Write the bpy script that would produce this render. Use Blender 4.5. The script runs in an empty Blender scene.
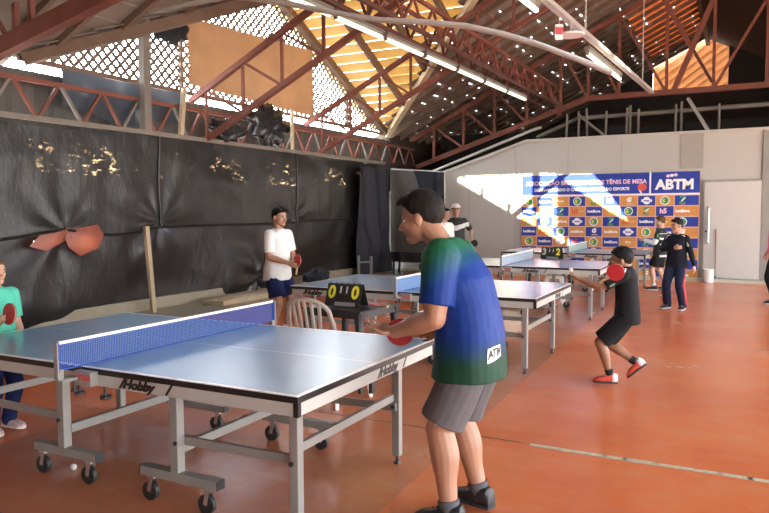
import bpy, bmesh, math, random
from mathutils import Vector, Matrix, noise
random.seed(7)
sc = bpy.context.scene
COL = sc.collection
V = Vector
pi = math.pi

# ---------------------------------------------------------------- camera
F_PX = 691.2
cam_d = bpy.data.cameras.new('camera'); cam = bpy.data.objects.new('camera', cam_d); COL.objects.link(cam)
cam_d.sensor_width = 36.0; cam_d.sensor_fit = 'HORIZONTAL'; cam_d.lens = F_PX / 769 * 36
cam_d.clip_start = 0.05; cam_d.clip_end = 400
CAM_H = 1.573
def cam_axes(yaw, pitch, roll):
    f = V((-math.sin(yaw)*math.cos(pitch), math.cos(yaw)*math.cos(pitch), math.sin(pitch)))
    r = V((math.cos(yaw), math.sin(yaw), 0)); u = r.cross(f)
    return r*math.cos(roll)+u*math.sin(roll), -r*math.sin(roll)+u*math.cos(roll), f
_r, _u, _f = cam_axes(0.4773, -0.0652, -0.0051)
cam.matrix_world = Matrix(((_r.x, _u.x, -_f.x, 0), (_r.y, _u.y, -_f.y, 0), (_r.z, _u.z, -_f.z, CAM_H), (0, 0, 0, 1)))
sc.camera = cam

# ---------------------------------------------------------------- world, sun, exposure
W = bpy.data.worlds.new('sky'); sc.world = W; W.use_nodes = True
wn = W.node_tree; wn.nodes.clear()
wo = wn.nodes.new('ShaderNodeOutputWorld'); wb = wn.nodes.new('ShaderNodeBackground')
tc = wn.nodes.new('ShaderNodeTexCoord'); sp = wn.nodes.new('ShaderNodeSeparateXYZ'); rp = wn.nodes.new('ShaderNodeValToRGB')
wn.links.new(tc.outputs['Generated'], sp.inputs[0]); wn.links.new(sp.outputs['Z'], rp.inputs[0])
rp.color_ramp.elements[0].position = 0.0; rp.color_ramp.elements[0].color = (0.95, 0.93, 0.90, 1)
rp.color_ramp.elements[1].position = 0.6; rp.color_ramp.elements[1].color = (0.62, 0.78, 1.0, 1)
wn.links.new(rp.outputs[0], wb.inputs['Color'])
# the sky is much brighter on the open side behind the left wall (towards -X)
mr = wn.nodes.new('ShaderNodeMapRange'); mr.interpolation_type = 'SMOOTHSTEP'
mr.inputs['From Min'].default_value = 0.1; mr.inputs['From Max'].default_value = -0.8; mr.inputs['To Min'].default_value = 3.6; mr.inputs['To Max'].default_value = 13.0
wn.links.new(sp.outputs['X'], mr.inputs['Value']); wn.links.new(mr.outputs[0], wb.inputs['Strength'])
wn.links.new(wb.outputs[0], wo.inputs['Surface'])

SUN_K, SUN_M = -0.50, 0.42            # sunlight travels along (K, 1, -M)
sun_d = bpy.data.lights.new('sun', 'SUN'); sun_d.energy = 12; sun_d.angle = 0.0045; sun_d.color = (1.0, 0.93, 0.80)
sun = bpy.data.objects.new('sun', sun_d); COL.objects.link(sun)
sun.rotation_euler = V((SUN_K, 1, -SUN_M)).to_track_quat('-Z', 'Y').to_euler(); sun.location = (14, -16, 16)

vs = sc.view_settings
vs.view_transform = 'Standard'; vs.look = 'None'; vs.gamma = 1.0; vs.use_curve_mapping = False
vs.exposure = 1.97
sc.cycles.max_bounces = 8; sc.cycles.diffuse_bounces = 5; sc.cycles.glossy_bounces = 4
sc.cycles.sample_clamp_indirect = 6.0
try:
    sc.cycles.use_denoising = True; sc.cycles.denoiser = 'OPENIMAGEDENOISE'
except Exception: pass

# ---------------------------------------------------------------- materials
MATS = {}
def nodes_of(name):
    m = bpy.data.materials.new(name); m.use_nodes = True
    nt = m.node_tree; b = nt.nodes['Principled BSDF']
    return m, nt, b
def mat(name, c, rough=0.5, metal=0.0, spec=0.5, var=0.0, scale=6.0, bump=0.0, bscale=60.0, coat=0.0, emit=None, estr=0.0, stretch=None):
    if name in MATS: return MATS[name]
    m, nt, b = nodes_of(name)
    b.inputs['Roughness'].default_value = rough; b.inputs['Metallic'].default_value = metal
    b.inputs['Specular IOR Level'].default_value = spec; b.inputs['Coat Weight'].default_value = coat
    tcn = nt.nodes.new('ShaderNodeTexCoord'); mp = nt.nodes.new('ShaderNodeMapping')
    nt.links.new(tcn.outputs['Object'], mp.inputs['Vector'])
    if stretch: mp.inputs['Scale'].default_value = stretch
    nz = nt.nodes.new('ShaderNodeTexNoise'); nz.inputs['Scale'].default_value = scale; nz.inputs['Detail'].default_value = 5
    nt.links.new(mp.outputs[0], nz.inputs['Vector'])
    mx = nt.nodes.new('ShaderNodeMix'); mx.data_type = 'RGBA'
    v = max(var, 0.02)
    mx.inputs['A'].default_value = (c[0]*(1-v), c[1]*(1-v), c[2]*(1-v), 1)
    mx.inputs['B'].default_value = (min(1, c[0]*(1+v)), min(1, c[1]*(1+v)), min(1, c[2]*(1+v)), 1)
    nt.links.new(nz.outputs['Fac'], mx.inputs['Factor']); nt.links.new(mx.outputs['Result'], b.inputs['Base Color'])
    if bump > 0:
        n2 = nt.nodes.new('ShaderNodeTexNoise'); n2.inputs['Scale'].default_value = bscale; n2.inputs['Detail'].default_value = 4
        nt.links.new(mp.outputs[0], n2.inputs['Vector'])
        bp = nt.nodes.new('ShaderNodeBump'); bp.inputs['Strength'].default_value = bump; bp.inputs['Distance'].default_value = 0.01
        nt.links.new(n2.outputs['Fac'], bp.inputs['Height']); nt.links.new(bp.outputs[0], b.inputs['Normal'])
    if emit:
        b.inputs['Emission Color'].default_value = (*emit, 1); b.inputs['Emission Strength'].default_value = estr
    MATS[name] = m
    return m
def ramp(nt, fac, stops):
    r = nt.nodes.new('ShaderNodeValToRGB'); e = r.color_ramp.elements
    while len(e) < len(stops): e.new(0.5)
    for i, (p, c) in enumerate(stops):
        e[i].position = p; e[i].color = (*c, 1)
    nt.links.new(fac, r.inputs[0]); return r
def mixc(nt, fac, a, b):
    mx = nt.nodes.new('ShaderNodeMix'); mx.data_type = 'RGBA'
    for s, v in (('Factor', fac), ('A', a), ('B', b)):
        if hasattr(v, 'is_linked') or isinstance(v, bpy.types.NodeSocket): nt.links.new(v, mx.inputs[s])
        elif s == 'Factor': mx.inputs[s].default_value = v
        else: mx.inputs[s].default_value = (*v, 1)
    return mx.outputs['Result']
def math_n(nt, op, a, b=None, clamp=False):
    n = nt.nodes.new('ShaderNodeMath'); n.operation = op; n.use_clamp = clamp
    for i, v in enumerate((a, b)):
        if v is None: continue
        if isinstance(v, bpy.types.NodeSocket): nt.links.new(v, n.inputs[i])
        else: n.inputs[i].default_value = v
    return n.outputs[0]
def objxyz(nt):
    t = nt.nodes.new('ShaderNodeTexCoord'); s = nt.nodes.new('ShaderNodeSeparateXYZ')
    nt.links.new(t.outputs['Object'], s.inputs[0]); return t.outputs['Object'], s.outputs
def noise_n(nt, vec, scale, detail=5, rough=0.55, stretch=None):
    if stretch:
        mp = nt.nodes.new('ShaderNodeMapping'); mp.inputs['Scale'].default_value = stretch
        nt.links.new(vec, mp.inputs['Vector']); vec = mp.outputs[0]
    n = nt.nodes.new('ShaderNodeTexNoise'); n.inputs['Scale'].default_value = scale; n.inputs['Detail'].default_value = detail
    n.inputs['Roughness'].default_value = rough; nt.links.new(vec, n.inputs['Vector']); return n.outputs['Fac']
def translucent_mat(name, c, amount, rough=0.6, tint=None, var=0.15, scale=5.0, mask=None):
    """opaque sheet that passes part of the light from behind; mask = (scale, low, high) keeps it to worn spots"""
    m, nt, b = nodes_of(name)
    vec, xyz = objxyz(nt)
    f = noise_n(nt, vec, scale)
    base = mixc(nt, f, tuple(x*(1-var) for x in c), tuple(min(1, x*(1+var)) for x in c))
    nt.links.new(base, b.inputs['Base Color']); b.inputs['Roughness'].default_value = rough
    tr = nt.nodes.new('ShaderNodeBsdfTranslucent'); tr.inputs['Color'].default_value = (*(tint or c), 1)
    ms = nt.nodes.new('ShaderNodeMixShader')
    nt.links.new(b.outputs[0], ms.inputs[1]); nt.links.new(tr.outputs[0], ms.inputs[2])
    if mask:
        ms.inputs[0].default_value = 0
        n1 = noise_n(nt, vec, mask[0], 6, 0.7)
        r = nt.nodes.new('ShaderNodeMapRange'); r.inputs['From Min'].default_value = mask[1]; r.inputs['From Max'].default_value = mask[2]
        r.inputs['To Max'].default_value = amount
        nt.links.new(n1, r.inputs['Value']); nt.links.new(r.outputs[0], ms.inputs[0])
    else: ms.inputs[0].default_value = amount
    out = nt.nodes['Material Output']; nt.links.new(ms.outputs[0], out.inputs['Surface'])
    MATS[name] = m
    return m

# ---------------------------------------------------------------- mesh builder
class MB:
    def __init__(s): s.v = []; s.f = []; s.m = []; s.mi = 0
    def add(s, vs_, fs, mi=None):
        o = len(s.v); s.v += [tuple(v) for v in vs_]
        for f in fs: s.f.append(tuple(i+o for i in f)); s.m.append(s.mi if mi is None else mi)
        return s
    def box(s, c, d, R=None, mi=None, bev=0.0):
        hx, hy, hz = d[0]/2, d[1]/2, d[2]/2
        c = V(c)
        if bev > 0:
            b = min(bev, hx*.49, hy*.49, hz*.49)
            bm = bmesh.new(); bmesh.ops.create_cube(bm, size=1, matrix=Matrix.Diagonal((d[0], d[1], d[2], 1)))
            bmesh.ops.bevel(bm, geom=bm.edges[:], offset=b, segments=2, affect='EDGES', profile=0.5)
            bm.verts.index_update()
            vs_ = [v.co.copy() for v in bm.verts]; fs = [[v.index for v in f.verts] for f in bm.faces]; bm.free()
        else:
            vs_ = [V((x, y, z)) for x in (-hx, hx) for y in (-hy, hy) for z in (-hz, hz)]
            fs = [(0, 1, 3, 2), (4, 6, 7, 5), (0, 4, 5, 1), (2, 3, 7, 6), (0, 2, 6, 4), (1, 5, 7, 3)]
        if R: vs_ = [R @ v for v in vs_]
        return s.add([v+c for v in vs_], fs, mi)
    def bar(s, p, q, w, h=None, up=(0, 0, 1), mi=None, bev=0.0):
        p, q = V(p), V(q); d = q-p; L = d.length; d.normalize()
        up = V(up)
        if abs(d.dot(up)) > .98: up = V((0, 1, 0)) if abs(d.y) < .9 else V((1, 0, 0))
        side = up.cross(d).normalized(); u2 = d.cross(side)
        R = Matrix((d, side, u2)).transposed()
        return s.box((p+q)/2, (L, w, h or w), R, mi, bev)
    def loft(s, rings, cap=True, closed=False, mi=None):
        n = len(rings[0]); vs_ = [v for r in rings for v in r]; fs = []
        for i in range(len(rings)-1):
            for j in range(n):
                k = (j+1) % n; fs.append((i*n+j, i*n+k, (i+1)*n+k, (i+1)*n+j))
        if closed:
            i = len(rings)-1
            for j in range(n):
                k = (j+1) % n; fs.append((i*n+j, i*n+k, k, j))
        elif cap:
            fs.append(tuple(range(n-1, -1, -1))); o = (len(rings)-1)*n; fs.append(tuple(o+j for j in range(n)))
        return s.add(vs_, fs, mi)
    def tube(s, path, r, seg=10, mi=None, closed=False, flat=1.0, up=(0, 0, 1)):
        path = [V(p) for p in path]; rs = r if isinstance(r, (list, tuple)) else [r]*len(path)
        rings = []; prev = None
        for i, p in enumerate(path):
            if closed: d = path[(i+1) % len(path)]-path[i-1]
            else: d = path[min(i+1, len(path)-1)]-path[max(i-1, 0)]
            d.normalize()
            if prev is None:
                a = V(up)
                if abs(a.dot(d)) > .95: a = V((1, 0, 0)) if abs(d.x) < .9 else V((0, 1, 0))
                prev = a
            n1 = (prev - d*prev.dot(d)).normalized(); b1 = d.cross(n1); prev = n1
            rings.append([p + (n1*math.cos(t)*flat + b1*math.sin(t))*rs[i] for t in [2*pi*k/seg for k in range(seg)]])
        return s.loft(rings, True, closed, mi)
    def ell(s, c, r, R=None, nu=16, nv=10, mi=None):
        c = V(c); vs_ = [V((0, 0, -1))]
        for i in range(1, nv):
            a = -pi/2+pi*i/nv
            for j in range(nu):
                t = 2*pi*j/nu; vs_.append(V((math.cos(a)*math.cos(t), math.cos(a)*math.sin(t), math.sin(a))))
        vs_.append(V((0, 0, 1)))
        fs = [(0, 1+(j+1) % nu, 1+j) for j in range(nu)]
        for i in range(nv-2):
            for j in range(nu):
                k = (j+1) % nu; a = 1+i*nu; fs.append((a+j, a+k, a+nu+k, a+nu+j))
        t = len(vs_)-1; a = 1+(nv-2)*nu
        fs += [(t, a+j, a+(j+1) % nu) for j in range(nu)]
        if R is None: R = Matrix.Identity(3)
        return s.add([c + R @ V((v.x*r[0], v.y*r[1], v.z*r[2])) for v in vs_], fs, mi)
    def cyl(s, p, q, r, seg=16, r2=None, mi=None):
        return s.tube([p, q], [r, r2 if r2 is not None else r], seg, mi)
    def prism(s, outline, p0, ax, ay, n, t, mi=None):
        """outline in 2D placed at p0 with axes ax, ay, thickness t along n (centred)"""
        p0, ax, ay, n = V(p0), V(ax), V(ay), V(n)
        a = [p0+ax*x+ay*y-n*t/2 for x, y in outline]; b = [v+n*t for v in a]
        return s.loft([a, b], True, False, mi)
    def mesh(s, name):
        me = bpy.data.meshes.new(name); me.from_pydata(s.v, [], s.f)
        for p, mi in zip(me.polygons, s.m): p.material_index = mi
        bm = bmesh.new(); bm.from_mesh(me); bmesh.ops.recalc_face_normals(bm, faces=bm.faces[:]); bm.to_mesh(me); bm.free()
        return me
    def build(s, name, mats, parent=None, smooth=False, loc=None, rot=None):
        me = s.mesh(name)
        return link(name, me, mats, parent, smooth, loc, rot)
def link(name, me, mats, parent=None, smooth=False, loc=None, rot=None):
    for m in (mats if isinstance(mats, (list, tuple)) else [mats]): me.materials.append(m)
    o = bpy.data.objects.new(name, me); COL.objects.link(o)
    if parent: o.parent = parent
    if loc is not None: o.location = loc
    if rot is not None: o.rotation_euler = rot
    if smooth:
        for p in me.polygons: p.use_smooth = True
        if smooth != 'all':
            try: me.set_sharp_from_angle(angle=math.radians(40))
            except Exception: pass
    return o
def tag(o, label=None, cat=None, group=None, kind=None):
    if label: o['label'] = label
    if cat: o['category'] = cat
    if group: o['group'] = group
    if kind: o['kind'] = kind
    return o
def thing(name, label, cat, loc=(0, 0, 0), rz=0.0, group=None, rot=None):
    o = bpy.data.objects.new(name, None); COL.objects.link(o); o.empty_display_size = .1
    o.location = loc; o.rotation_euler = rot if rot is not None else (0, 0, rz)
    return tag(o, label, cat, group)
KIDS = {}
def copy_tree(o, parent=None):
    c = o.copy(); COL.objects.link(c)
    if parent: c.parent = parent
    for ch in list(o.children): copy_tree(ch, c)
    return c
def dup(o, loc, rz=0.0, label=None, cat=None, group=None):
    c = copy_tree(o); c.location = loc; c.rotation_euler = (0, 0, rz)
    if label: c['label'] = label
    if group: c['group'] = group
    return c
def struct(o): o['kind'] = 'structure'; return o
def remesh(mb, vox, smooth_it=3, fac=0.5, disp=None):
    me0 = mb.mesh('tmp'); o = bpy.data.objects.new('tmp', me0); COL.objects.link(o)
    m = o.modifiers.new('r', 'REMESH'); m.mode = 'VOXEL'; m.voxel_size = vox; m.use_smooth_shade = True
    if smooth_it:
        s = o.modifiers.new('s', 'SMOOTH'); s.factor = fac; s.iterations = smooth_it
    dg = bpy.context.evaluated_depsgraph_get(); dg.update()
    me = bpy.data.meshes.new_from_object(o.evaluated_get(dg))
    bpy.data.objects.remove(o); bpy.data.meshes.remove(me0)
    if disp:
        sca, amp, off = disp
        nrm = [v.normal.copy() for v in me.vertices]
        for v, n in zip(me.vertices, nrm):
            p = V((v.co.x*sca, v.co.y*sca, v.co.z*sca*0.8+off))
            v.co += n*(noise.noise(p)*amp + noise.noise(p*2.3)*amp*.5)
    return me
def text_mesh(name, s, size, mat_, parent, M, extrude=0.0008, align='CENTER', bold=0.0, shear=0.0, xs=1.0):
    cu = bpy.data.curves.new(name, 'FONT'); cu.body = s; cu.size = size; cu.align_x = align; cu.align_y = 'CENTER'
    cu.extrude = extrude; cu.offset = bold; cu.shear = shear; cu.resolution_u = 3
    o = bpy.data.objects.new('tmp', cu); COL.objects.link(o)
    dg = bpy.context.evaluated_depsgraph_get(); dg.update()
    me = bpy.data.meshes.new_from_object(o.evaluated_get(dg)); bpy.data.objects.remove(o)
    me.transform(M @ Matrix.Diagonal((xs, 1, 1, 1)))
    me.materials.clear()
    return link(name, me, mat_, parent)
def frame_m(p, ax, ay):
    ax, ay = V(ax).normalized(), V(ay).normalized(); n = ax.cross(ay)
    return Matrix(((ax.x, ay.x, n.x, p[0]), (ax.y, ay.y, n.y, p[1]), (ax.z, ay.z, n.z, p[2]), (0, 0, 0, 1)))

# common colours
M_red = mat('red oxide steel', (0.205, 0.070, 0.046), .7, spec=.3, var=.25, scale=3)
M_red_dk = mat('dark red oxide steel', (0.11, 0.045, 0.034), .7, spec=.3, var=.3, scale=3)
M_wood = mat('old brown timber', (0.16, 0.095, 0.06), .75, var=.35, scale=4, stretch=(1, 1, 1))
M_wood_pale = mat('pale timber', (0.48, 0.37, 0.23), .7, var=.2, scale=5)
M_greywood = mat('grey weathered timber', (0.20, 0.17, 0.14), .8, var=.25, scale=6)
M_galv = mat('galvanised pipe', (0.50, 0.47, 0.42), .42, metal=.35, var=.12)
M_black = mat('black plastic', (0.018, 0.018, 0.02), .4)
M_white = mat('white plastic', (0.72, 0.68, 0.62), .4)
M_greymetal = mat('grey painted steel', (0.29, 0.28, 0.26), .42, metal=.15, var=.08)
M_apron = mat('light grey painted apron', (0.46, 0.45, 0.42), .4, var=.05)
M_chrome = mat('zinc plated steel', (0.6, 0.6, 0.6), .3, metal=.9)
M_rubber = mat('black rubber wheel', (0.02, 0.02, 0.02), .55)
# ================================================================ SETTING
# ---- floor
def floor_material():
    m, nt, b = nodes_of('painted concrete floor')
    vec, xyz = objxyz(nt)
    n1 = noise_n(nt, vec, 0.9, 6, .6); n2 = noise_n(nt, vec, 5.0, 8, .65); n3 = noise_n(nt, vec, 2.2, 6, .7, (1, 4, 1))
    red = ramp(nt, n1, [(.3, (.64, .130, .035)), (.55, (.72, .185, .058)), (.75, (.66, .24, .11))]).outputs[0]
    brown_strip = ramp(nt, n1, [(.3, (.40, .120, .050)), (.7, (.48, .185, .090))]).outputs[0]
    # browner strip under and between the row of tables
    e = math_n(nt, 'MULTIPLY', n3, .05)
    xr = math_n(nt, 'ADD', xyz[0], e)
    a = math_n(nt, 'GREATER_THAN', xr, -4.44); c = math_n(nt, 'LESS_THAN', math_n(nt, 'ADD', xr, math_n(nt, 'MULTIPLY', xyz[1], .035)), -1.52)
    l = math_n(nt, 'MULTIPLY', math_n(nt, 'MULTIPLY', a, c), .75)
    col = mixc(nt, l, red, brown_strip)
    worn = ramp(nt, n2, [(.40, (0, 0, 0)), (.85, (1, 1, 1))]).outputs[0]
    wornf = math_n(nt, 'MULTIPLY', worn, .16)
    col = mixc(nt, wornf, col, (.62, .33, .22))
    scuff = ramp(nt, n3, [(.45, (0, 0, 0)), (.85, (1, 1, 1))]).outputs[0]
    col = mixc(nt, math_n(nt, 'MULTIPLY', scuff, .14), col, (.66, .45, .33))
    # bare concrete strip beside the curtain
    bare = math_n(nt, 'LESS_THAN', math_n(nt, 'ADD', xyz[0], math_n(nt, 'MULTIPLY', n2, .08)), -7.42)
    col = mixc(nt, bare, col, (.27, .24, .18))
    nt.links.new(col, b.inputs['Base Color'])
    rr = nt.nodes.new('ShaderNodeMapRange'); rr.inputs['To Min'].default_value = .18; rr.inputs['To Max'].default_value = .32
    nt.links.new(n1, rr.inputs['Value']); nt.links.new(rr.outputs[0], b.inputs['Roughness'])
    b.inputs['Specular IOR Level'].default_value = .5
    bp = nt.nodes.new('ShaderNodeBump'); bp.inputs['Strength'].default_value = .05; bp.inputs['Distance'].default_value = .01
    nt.links.new(n1, bp.inputs['Height']); nt.links.new(bp.outputs[0], b.inputs['Normal'])
    return m
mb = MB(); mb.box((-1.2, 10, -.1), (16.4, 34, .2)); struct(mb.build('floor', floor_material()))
mb = MB(); mb.box((-1.2, 10, -.35), (120, 120, .2)); struct(mb.build('ground', mat('outside ground', (.42, .36, .28), .9, var=.2, scale=.5)))
# filled expansion joint across the floor
mb = MB()
random.seed(3)
x = -1.22
while x < 3:
    L = random.uniform(.12, .4); w = random.uniform(.035, .052)
    mb.box((x+L/2, 4.50-.01*(x+1.2)+random.uniform(-.004, .004), .001), (L+.02, w, .004)); x += L
struct(mb.build('trim_1', mat('chipped filler', (.52, .45, .30), .8, var=.5, scale=30)))
mb = MB(); mb.box((-4.1, 4.52, .0005), (5.6, .014, .0025))
struct(mb.build('trim_2', mat('dark floor seam', (.20, .09, .055), .8)))

# ---- back wall (partition with a sloping left shoulder), posts, door
M_panel = mat('off-white wall panel', (.40, .385, .345), .55, var=.05, scale=.8)
M_seam = mat('panel joint', (.30, .29, .26), .7)
mb = MB()
prof = [(-8.7, 0), (6.4, 0), (6.4, 3.24), (-4.72, 3.24), (-8.7, 1.97)]
mb.prism(prof, (0, 16.78, 0), (1, 0, 0), (0, 0, 1), (0, 1, 0), .1)
struct(mb.build('wall_back', M_panel))
mb = MB()
for xx in (-6.2, -5.0, -3.72, -2.5): mb.box((xx, 16.727, 1.3 if xx < -5.5 else 1.6), (.012, .006, 2.5 if xx < -5.5 else 3.2))
struct(mb.build('trim_3', M_seam))
mb = MB(); mb.box((-1.02, 16.72, 2.86), (.46, .02, .76)); struct(mb.build('wall_back_post', mat('concrete post', (.30, .275, .24), .8, var=.1)))
mb = MB(); mb.box((1.0, 16.70, 1.62), (1.24, .06, 3.24)); struct(mb.build('wall_back_pier', mat('grey plastered pier', (.24, .225, .205), .8, var=.08)))
mb = MB(); mb.prism([(-8.7, 1.97), (-4.72, 3.24), (6.4, 3.24), (6.4, 3.30), (-4.73, 3.30), (-8.7, 2.03)], (0, 16.76, 0), (1, 0, 0), (0, 0, 1), (0, 1, 0), .18)
struct(mb.build('trim_4', mat('wall capping', (.42, .40, .35), .6)))
mb = MB(); mb.box((-1.2, 16.60, .035), (15, .16, .07)); struct(mb.build('baseboard_back', mat('pale kerb paint', (.46, .43, .34), .7, var=.1)))
d = mb = MB(); mb.box((-.20, 16.70, 1.13), (1.10, .05, 2.10), bev=.006)
door = struct(mb.build('door_1', mat('sliding door panel', (.46, .445, .41), .45, var=.05)))
mb = MB(); mb.tube([(-.655, 16.66, .84), (-.655, 16.60, .86), (-.655, 16.60, 1.60), (-.655, 16.66, 1.62)], .028, 10)
mb.build('door_handle', mat('pale steel handle', (.45, .52, .53), .3, metal=.4), door, True)
mb = MB(); mb.cyl((-.70, 16.675, 1.10), (-.70, 16.655, 1.10), .025); mb.build('door_lock', M_black, door, True)
mb = MB(); mb.box((-.20, 16.70, 2.215), (1.16, .05, .02)); mb.box((.37, 16.70, 1.6), (.02, .055, 3.2)); mb.box((-.775, 16.70, 1.1), (.02, .055, 2.2))
struct(mb.build('trim_5', M_seam))

# ---- outer left wall above the curtain, far end wall
mb = MB()
yy = -6.0
rings = []
n = 620
for i in range(n+1):
    y = -6+34*i/n; dx = .012*math.sin(i*pi/2.0)
    rings.append([(-9.0+dx, y, 2.72), (-9.0+dx, y, 3.58), (-9.03+dx, y, 3.58), (-9.03+dx, y, 2.72)])
mb.loft(rings)
struct(mb.build('wall_left', mat('grey corrugated cladding', (.085, .075, .066), .7, var=.2, scale=2)))
mb = MB(); mb.box((-9.05, -1.4, 1.85), (.1, 9.2, 3.9)); struct(mb.build('wall_left_front', mat('grey block wall', (.25, .23, .21), .8, var=.1)))
mb = MB(); mb.box((-1.1, -6.1, 3.9), (16.0, .12, 7.8)); struct(mb.build('wall_front', mat('pale front wall', (.45, .43, .40), .8, var=.06)))
mb = MB(); mb.box((-8.72, 17.6, 1.5), (.1, 3.6, 3.0)); struct(mb.build('wall_left_back', mat('dark left wall end', (.07, .065, .06), .85)))
mb = MB(); mb.box((6.75, 22.2, 3.2), (.1, 10.6, 6.6)); struct(mb.build('wall_right_far', mat('dark right wall end', (.06, .05, .045), .85)))
mb = MB(); mb.box((-8.75, 11, .09), (.5, 34, .18)); struct(mb.build('baseboard_left', mat('rough kerb', (.34, .30, .22), .85, var=.2)))
HX0, HX1, HZ = -3.00, -.55, 5.70
mb = MB(); mb.box((-6.6, 27.0, 4.1), (7.2, .15, 8.6)); mb.box((3.7, 27.0, 4.1), (8.5, .15, 8.6)); mb.box((-1.78, 27.0, 2.75), (2.5, .15, 5.9)); struct(mb.build('wall_far', mat('dark far wall', (.05, .04, .035), .9)))
mb = MB(); k = 0
while True:                                   # added slanting rows; orange translucency stands in for sunlit roof
    z0 = HZ-1.7+.30*k
    if z0 > 8.6: break
    q = []
    for dz, dy in ((0, .05), (.318, -.03)):
        q += [(HX0, 27.16+dy, z0+dz), (HX1, 27.16+dy, z0+dz+1.75)]
    mb.add([q[0], q[1], q[3], q[2]], [(0, 1, 2, 3)]); k += 1
M_far_glow = translucent_mat('orange far glow', (.45, .17, .07), .045, .6, (.95, .38, .12), .6, 1.1)
struct(mb.build('wall_far_glow', M_far_glow))
mb = MB(); mb.box((-9.0, 22.4, 3.0), (.1, 9.4, 6.0)); struct(mb.build('wall_far_side', mat('dark far side wall', (.06, .045, .035), .9)))

# ---- roof: main left slope with tile rows and slits, cross gable over the lattice, plain right slope
RIDGE = -1.21
def main_z(x): return 3.76+.49*(x+8.83)
GY0, GY1, GYM, GB, GS = 6.30, 17.30, 11.80, 3.70, .475
def gab_z(y): return GB+GS*min(y-GY0, GY1-y)
M_tile = mat('weathered roof tile underside', (.21, .165, .13), .85, var=.3, scale=2.5)
M_slit = translucent_mat('slit filler strip', (.75, .75, .72), .30, .4, (.95, .93, .88), .05, 3)  # translucent filler added in the roof slits: bright, but passes no sunbeams
M_tile_hot = translucent_mat('orange glow roof sheet', (.40, .17, .08), .20, .7, (.85, .36, .14), .5, 1.3)  # orange colour and translucency stand in for sunlight on the far roof
M_tile_glow = translucent_mat('yellow glow roof sheet', (.60, .43, .19), .17, .7, (.95, .66, .26), .2, 2)  # golden light on the back gable slope put into its yellow colour
random.seed(11)
def tile_rows(y0, y1, x0, x1, keep, slit_p):
    mb = MB(); pitch = .36; nr = int((x1-x0)/pitch)+1
    for i in range(nr):
        xa = x0+i*pitch; xb = xa+pitch
        y = y0
        while y < y1:
            L = .25
            if keep((xa+xb)/2, y+L/2):
                slit = random.random() < slit_p*(1 if y > 12 else 0); g = random.choice((.015, .025, .035)) if slit else -.03
                if slit: mb.add([(xb-g-.01, y, main_z(xb)+.068), (xb-g-.01, y+L, main_z(xb)+.068), (xb+.02, y+L, main_z(xb)+.10), (xb+.02, y, main_z(xb)+.10)], [(0, 1, 2, 3)], 1)
                za, zb = main_z(xa)+.072, main_z(xb-g)+.05
                mb.add([(xa, y, za), (xa, y+L+.002, za), (xb-g, y+L+.002, zb), (xb-g, y, zb),
                        (xa, y, za+.025), (xa, y+L+.002, za+.025), (xb-g, y+L+.002, zb+.025), (xb-g, y, zb+.025)],
                       [(0, 1, 2, 3), (4, 7, 6, 5), (0, 4, 5, 1), (1, 5, 6, 2), (2, 6, 7, 3), (3, 7, 4, 0)])
            y += L
    return mb
def in_gable(x, y): return GY0 < y < GY1 and gab_z(y) > main_z(x)
def hot(x, y): return y > 19.4 and -2.9 < x < -1.2 and y < 25.6
roof = struct(tile_rows(-6, 27, -9.4, RIDGE-.2, lambda x, y: not in_gable(x, y) and not hot(x, y), .34).build('roof_left', [M_tile, M_slit]))
struct(tile_rows(19.4, 25.7, -9.4, RIDGE-.2, hot, .3).build('roof_left_bay', [M_tile_hot, M_slit]))
mb = MB(); y = -5.8
while y < 27:
    xs = -9.3
    if GY0 < y < GY1: xs = -8.83+(gab_z(y)-3.76)/.49+.05
    mb = MB(); mb.bar((xs, y, main_z(xs)), (RIDGE, y, main_z(RIDGE)), .07, .10)
    mb.build('rafter', M_wood, roof); y += .62
# gable slopes: rows of sheet running along X
def gable_slope(name, sgn, m):
    mb = MB(); pitch = .30; n = int((GYM-GY0)/pitch)
    for i in range(n+1):
        d0 = i*pitch; d1 = min(d0+pitch+.03, GYM-GY0)
        if d1 <= d0: continue
        za, zb = GB+GS*d0+.145, GB+GS*d1+.10
        xa = -8.83+(GB+GS*d0-3.76)/.49+.25; xb = -8.83+(GB+GS*d1-3.76)/.49+.25
        ya = GY0+d0 if sgn > 0 else GY1-d0; yb = GY0+d1 if sgn > 0 else GY1-d1
        q = [(-9.25, ya, za), (xa, ya, za), (xb, yb, zb), (-9.25, yb, zb)]
        mb.add(q+[(p[0], p[1], p[2]+.02) for p in q], [(0, 1, 2, 3), (4, 7, 6, 5), (0, 4, 5, 1), (1, 5, 6, 2), (2, 6, 7, 3), (3, 7, 4, 0)])
    o = struct(mb.build(name, m))
    for xx in (-8.85, -7.7, -6.6, -5.5, -4.6):
        top = min(GYM-GY0, 99); lo = max(0, (main_z(xx)-GB)/GS)
        if lo >= top: continue
        ya = GY0+lo if sgn > 0 else GY1-lo; yb = GYM
        up_ = .10 if xx < -8.8 and sgn > 0 else 0
        b = MB(); b.bar((xx, ya, GB+GS*lo+up_), (xx, yb, GB+GS*(GYM-GY0)+up_), .09 if xx > -8.8 else .16, .16)
        b.build('rafter', M_wood, o)
    # valley beam where the gable meets the main slope
    b = MB(); xt = -8.83+(GB+GS*(GYM-GY0)-3.76)/.49
    b.bar((-8.83, GY0 if sgn > 0 else GY1, 3.68), (xt, GYM, main_z(xt)-.08), .13, .15)
    b.build('valley_beam', M_wood_pale if sgn < 0 else M_wood, o)
    return o
gable_slope('roof_gable_front', 1, M_tile)
gable_slope('roof_gable_back', -1, M_tile_glow)
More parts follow.
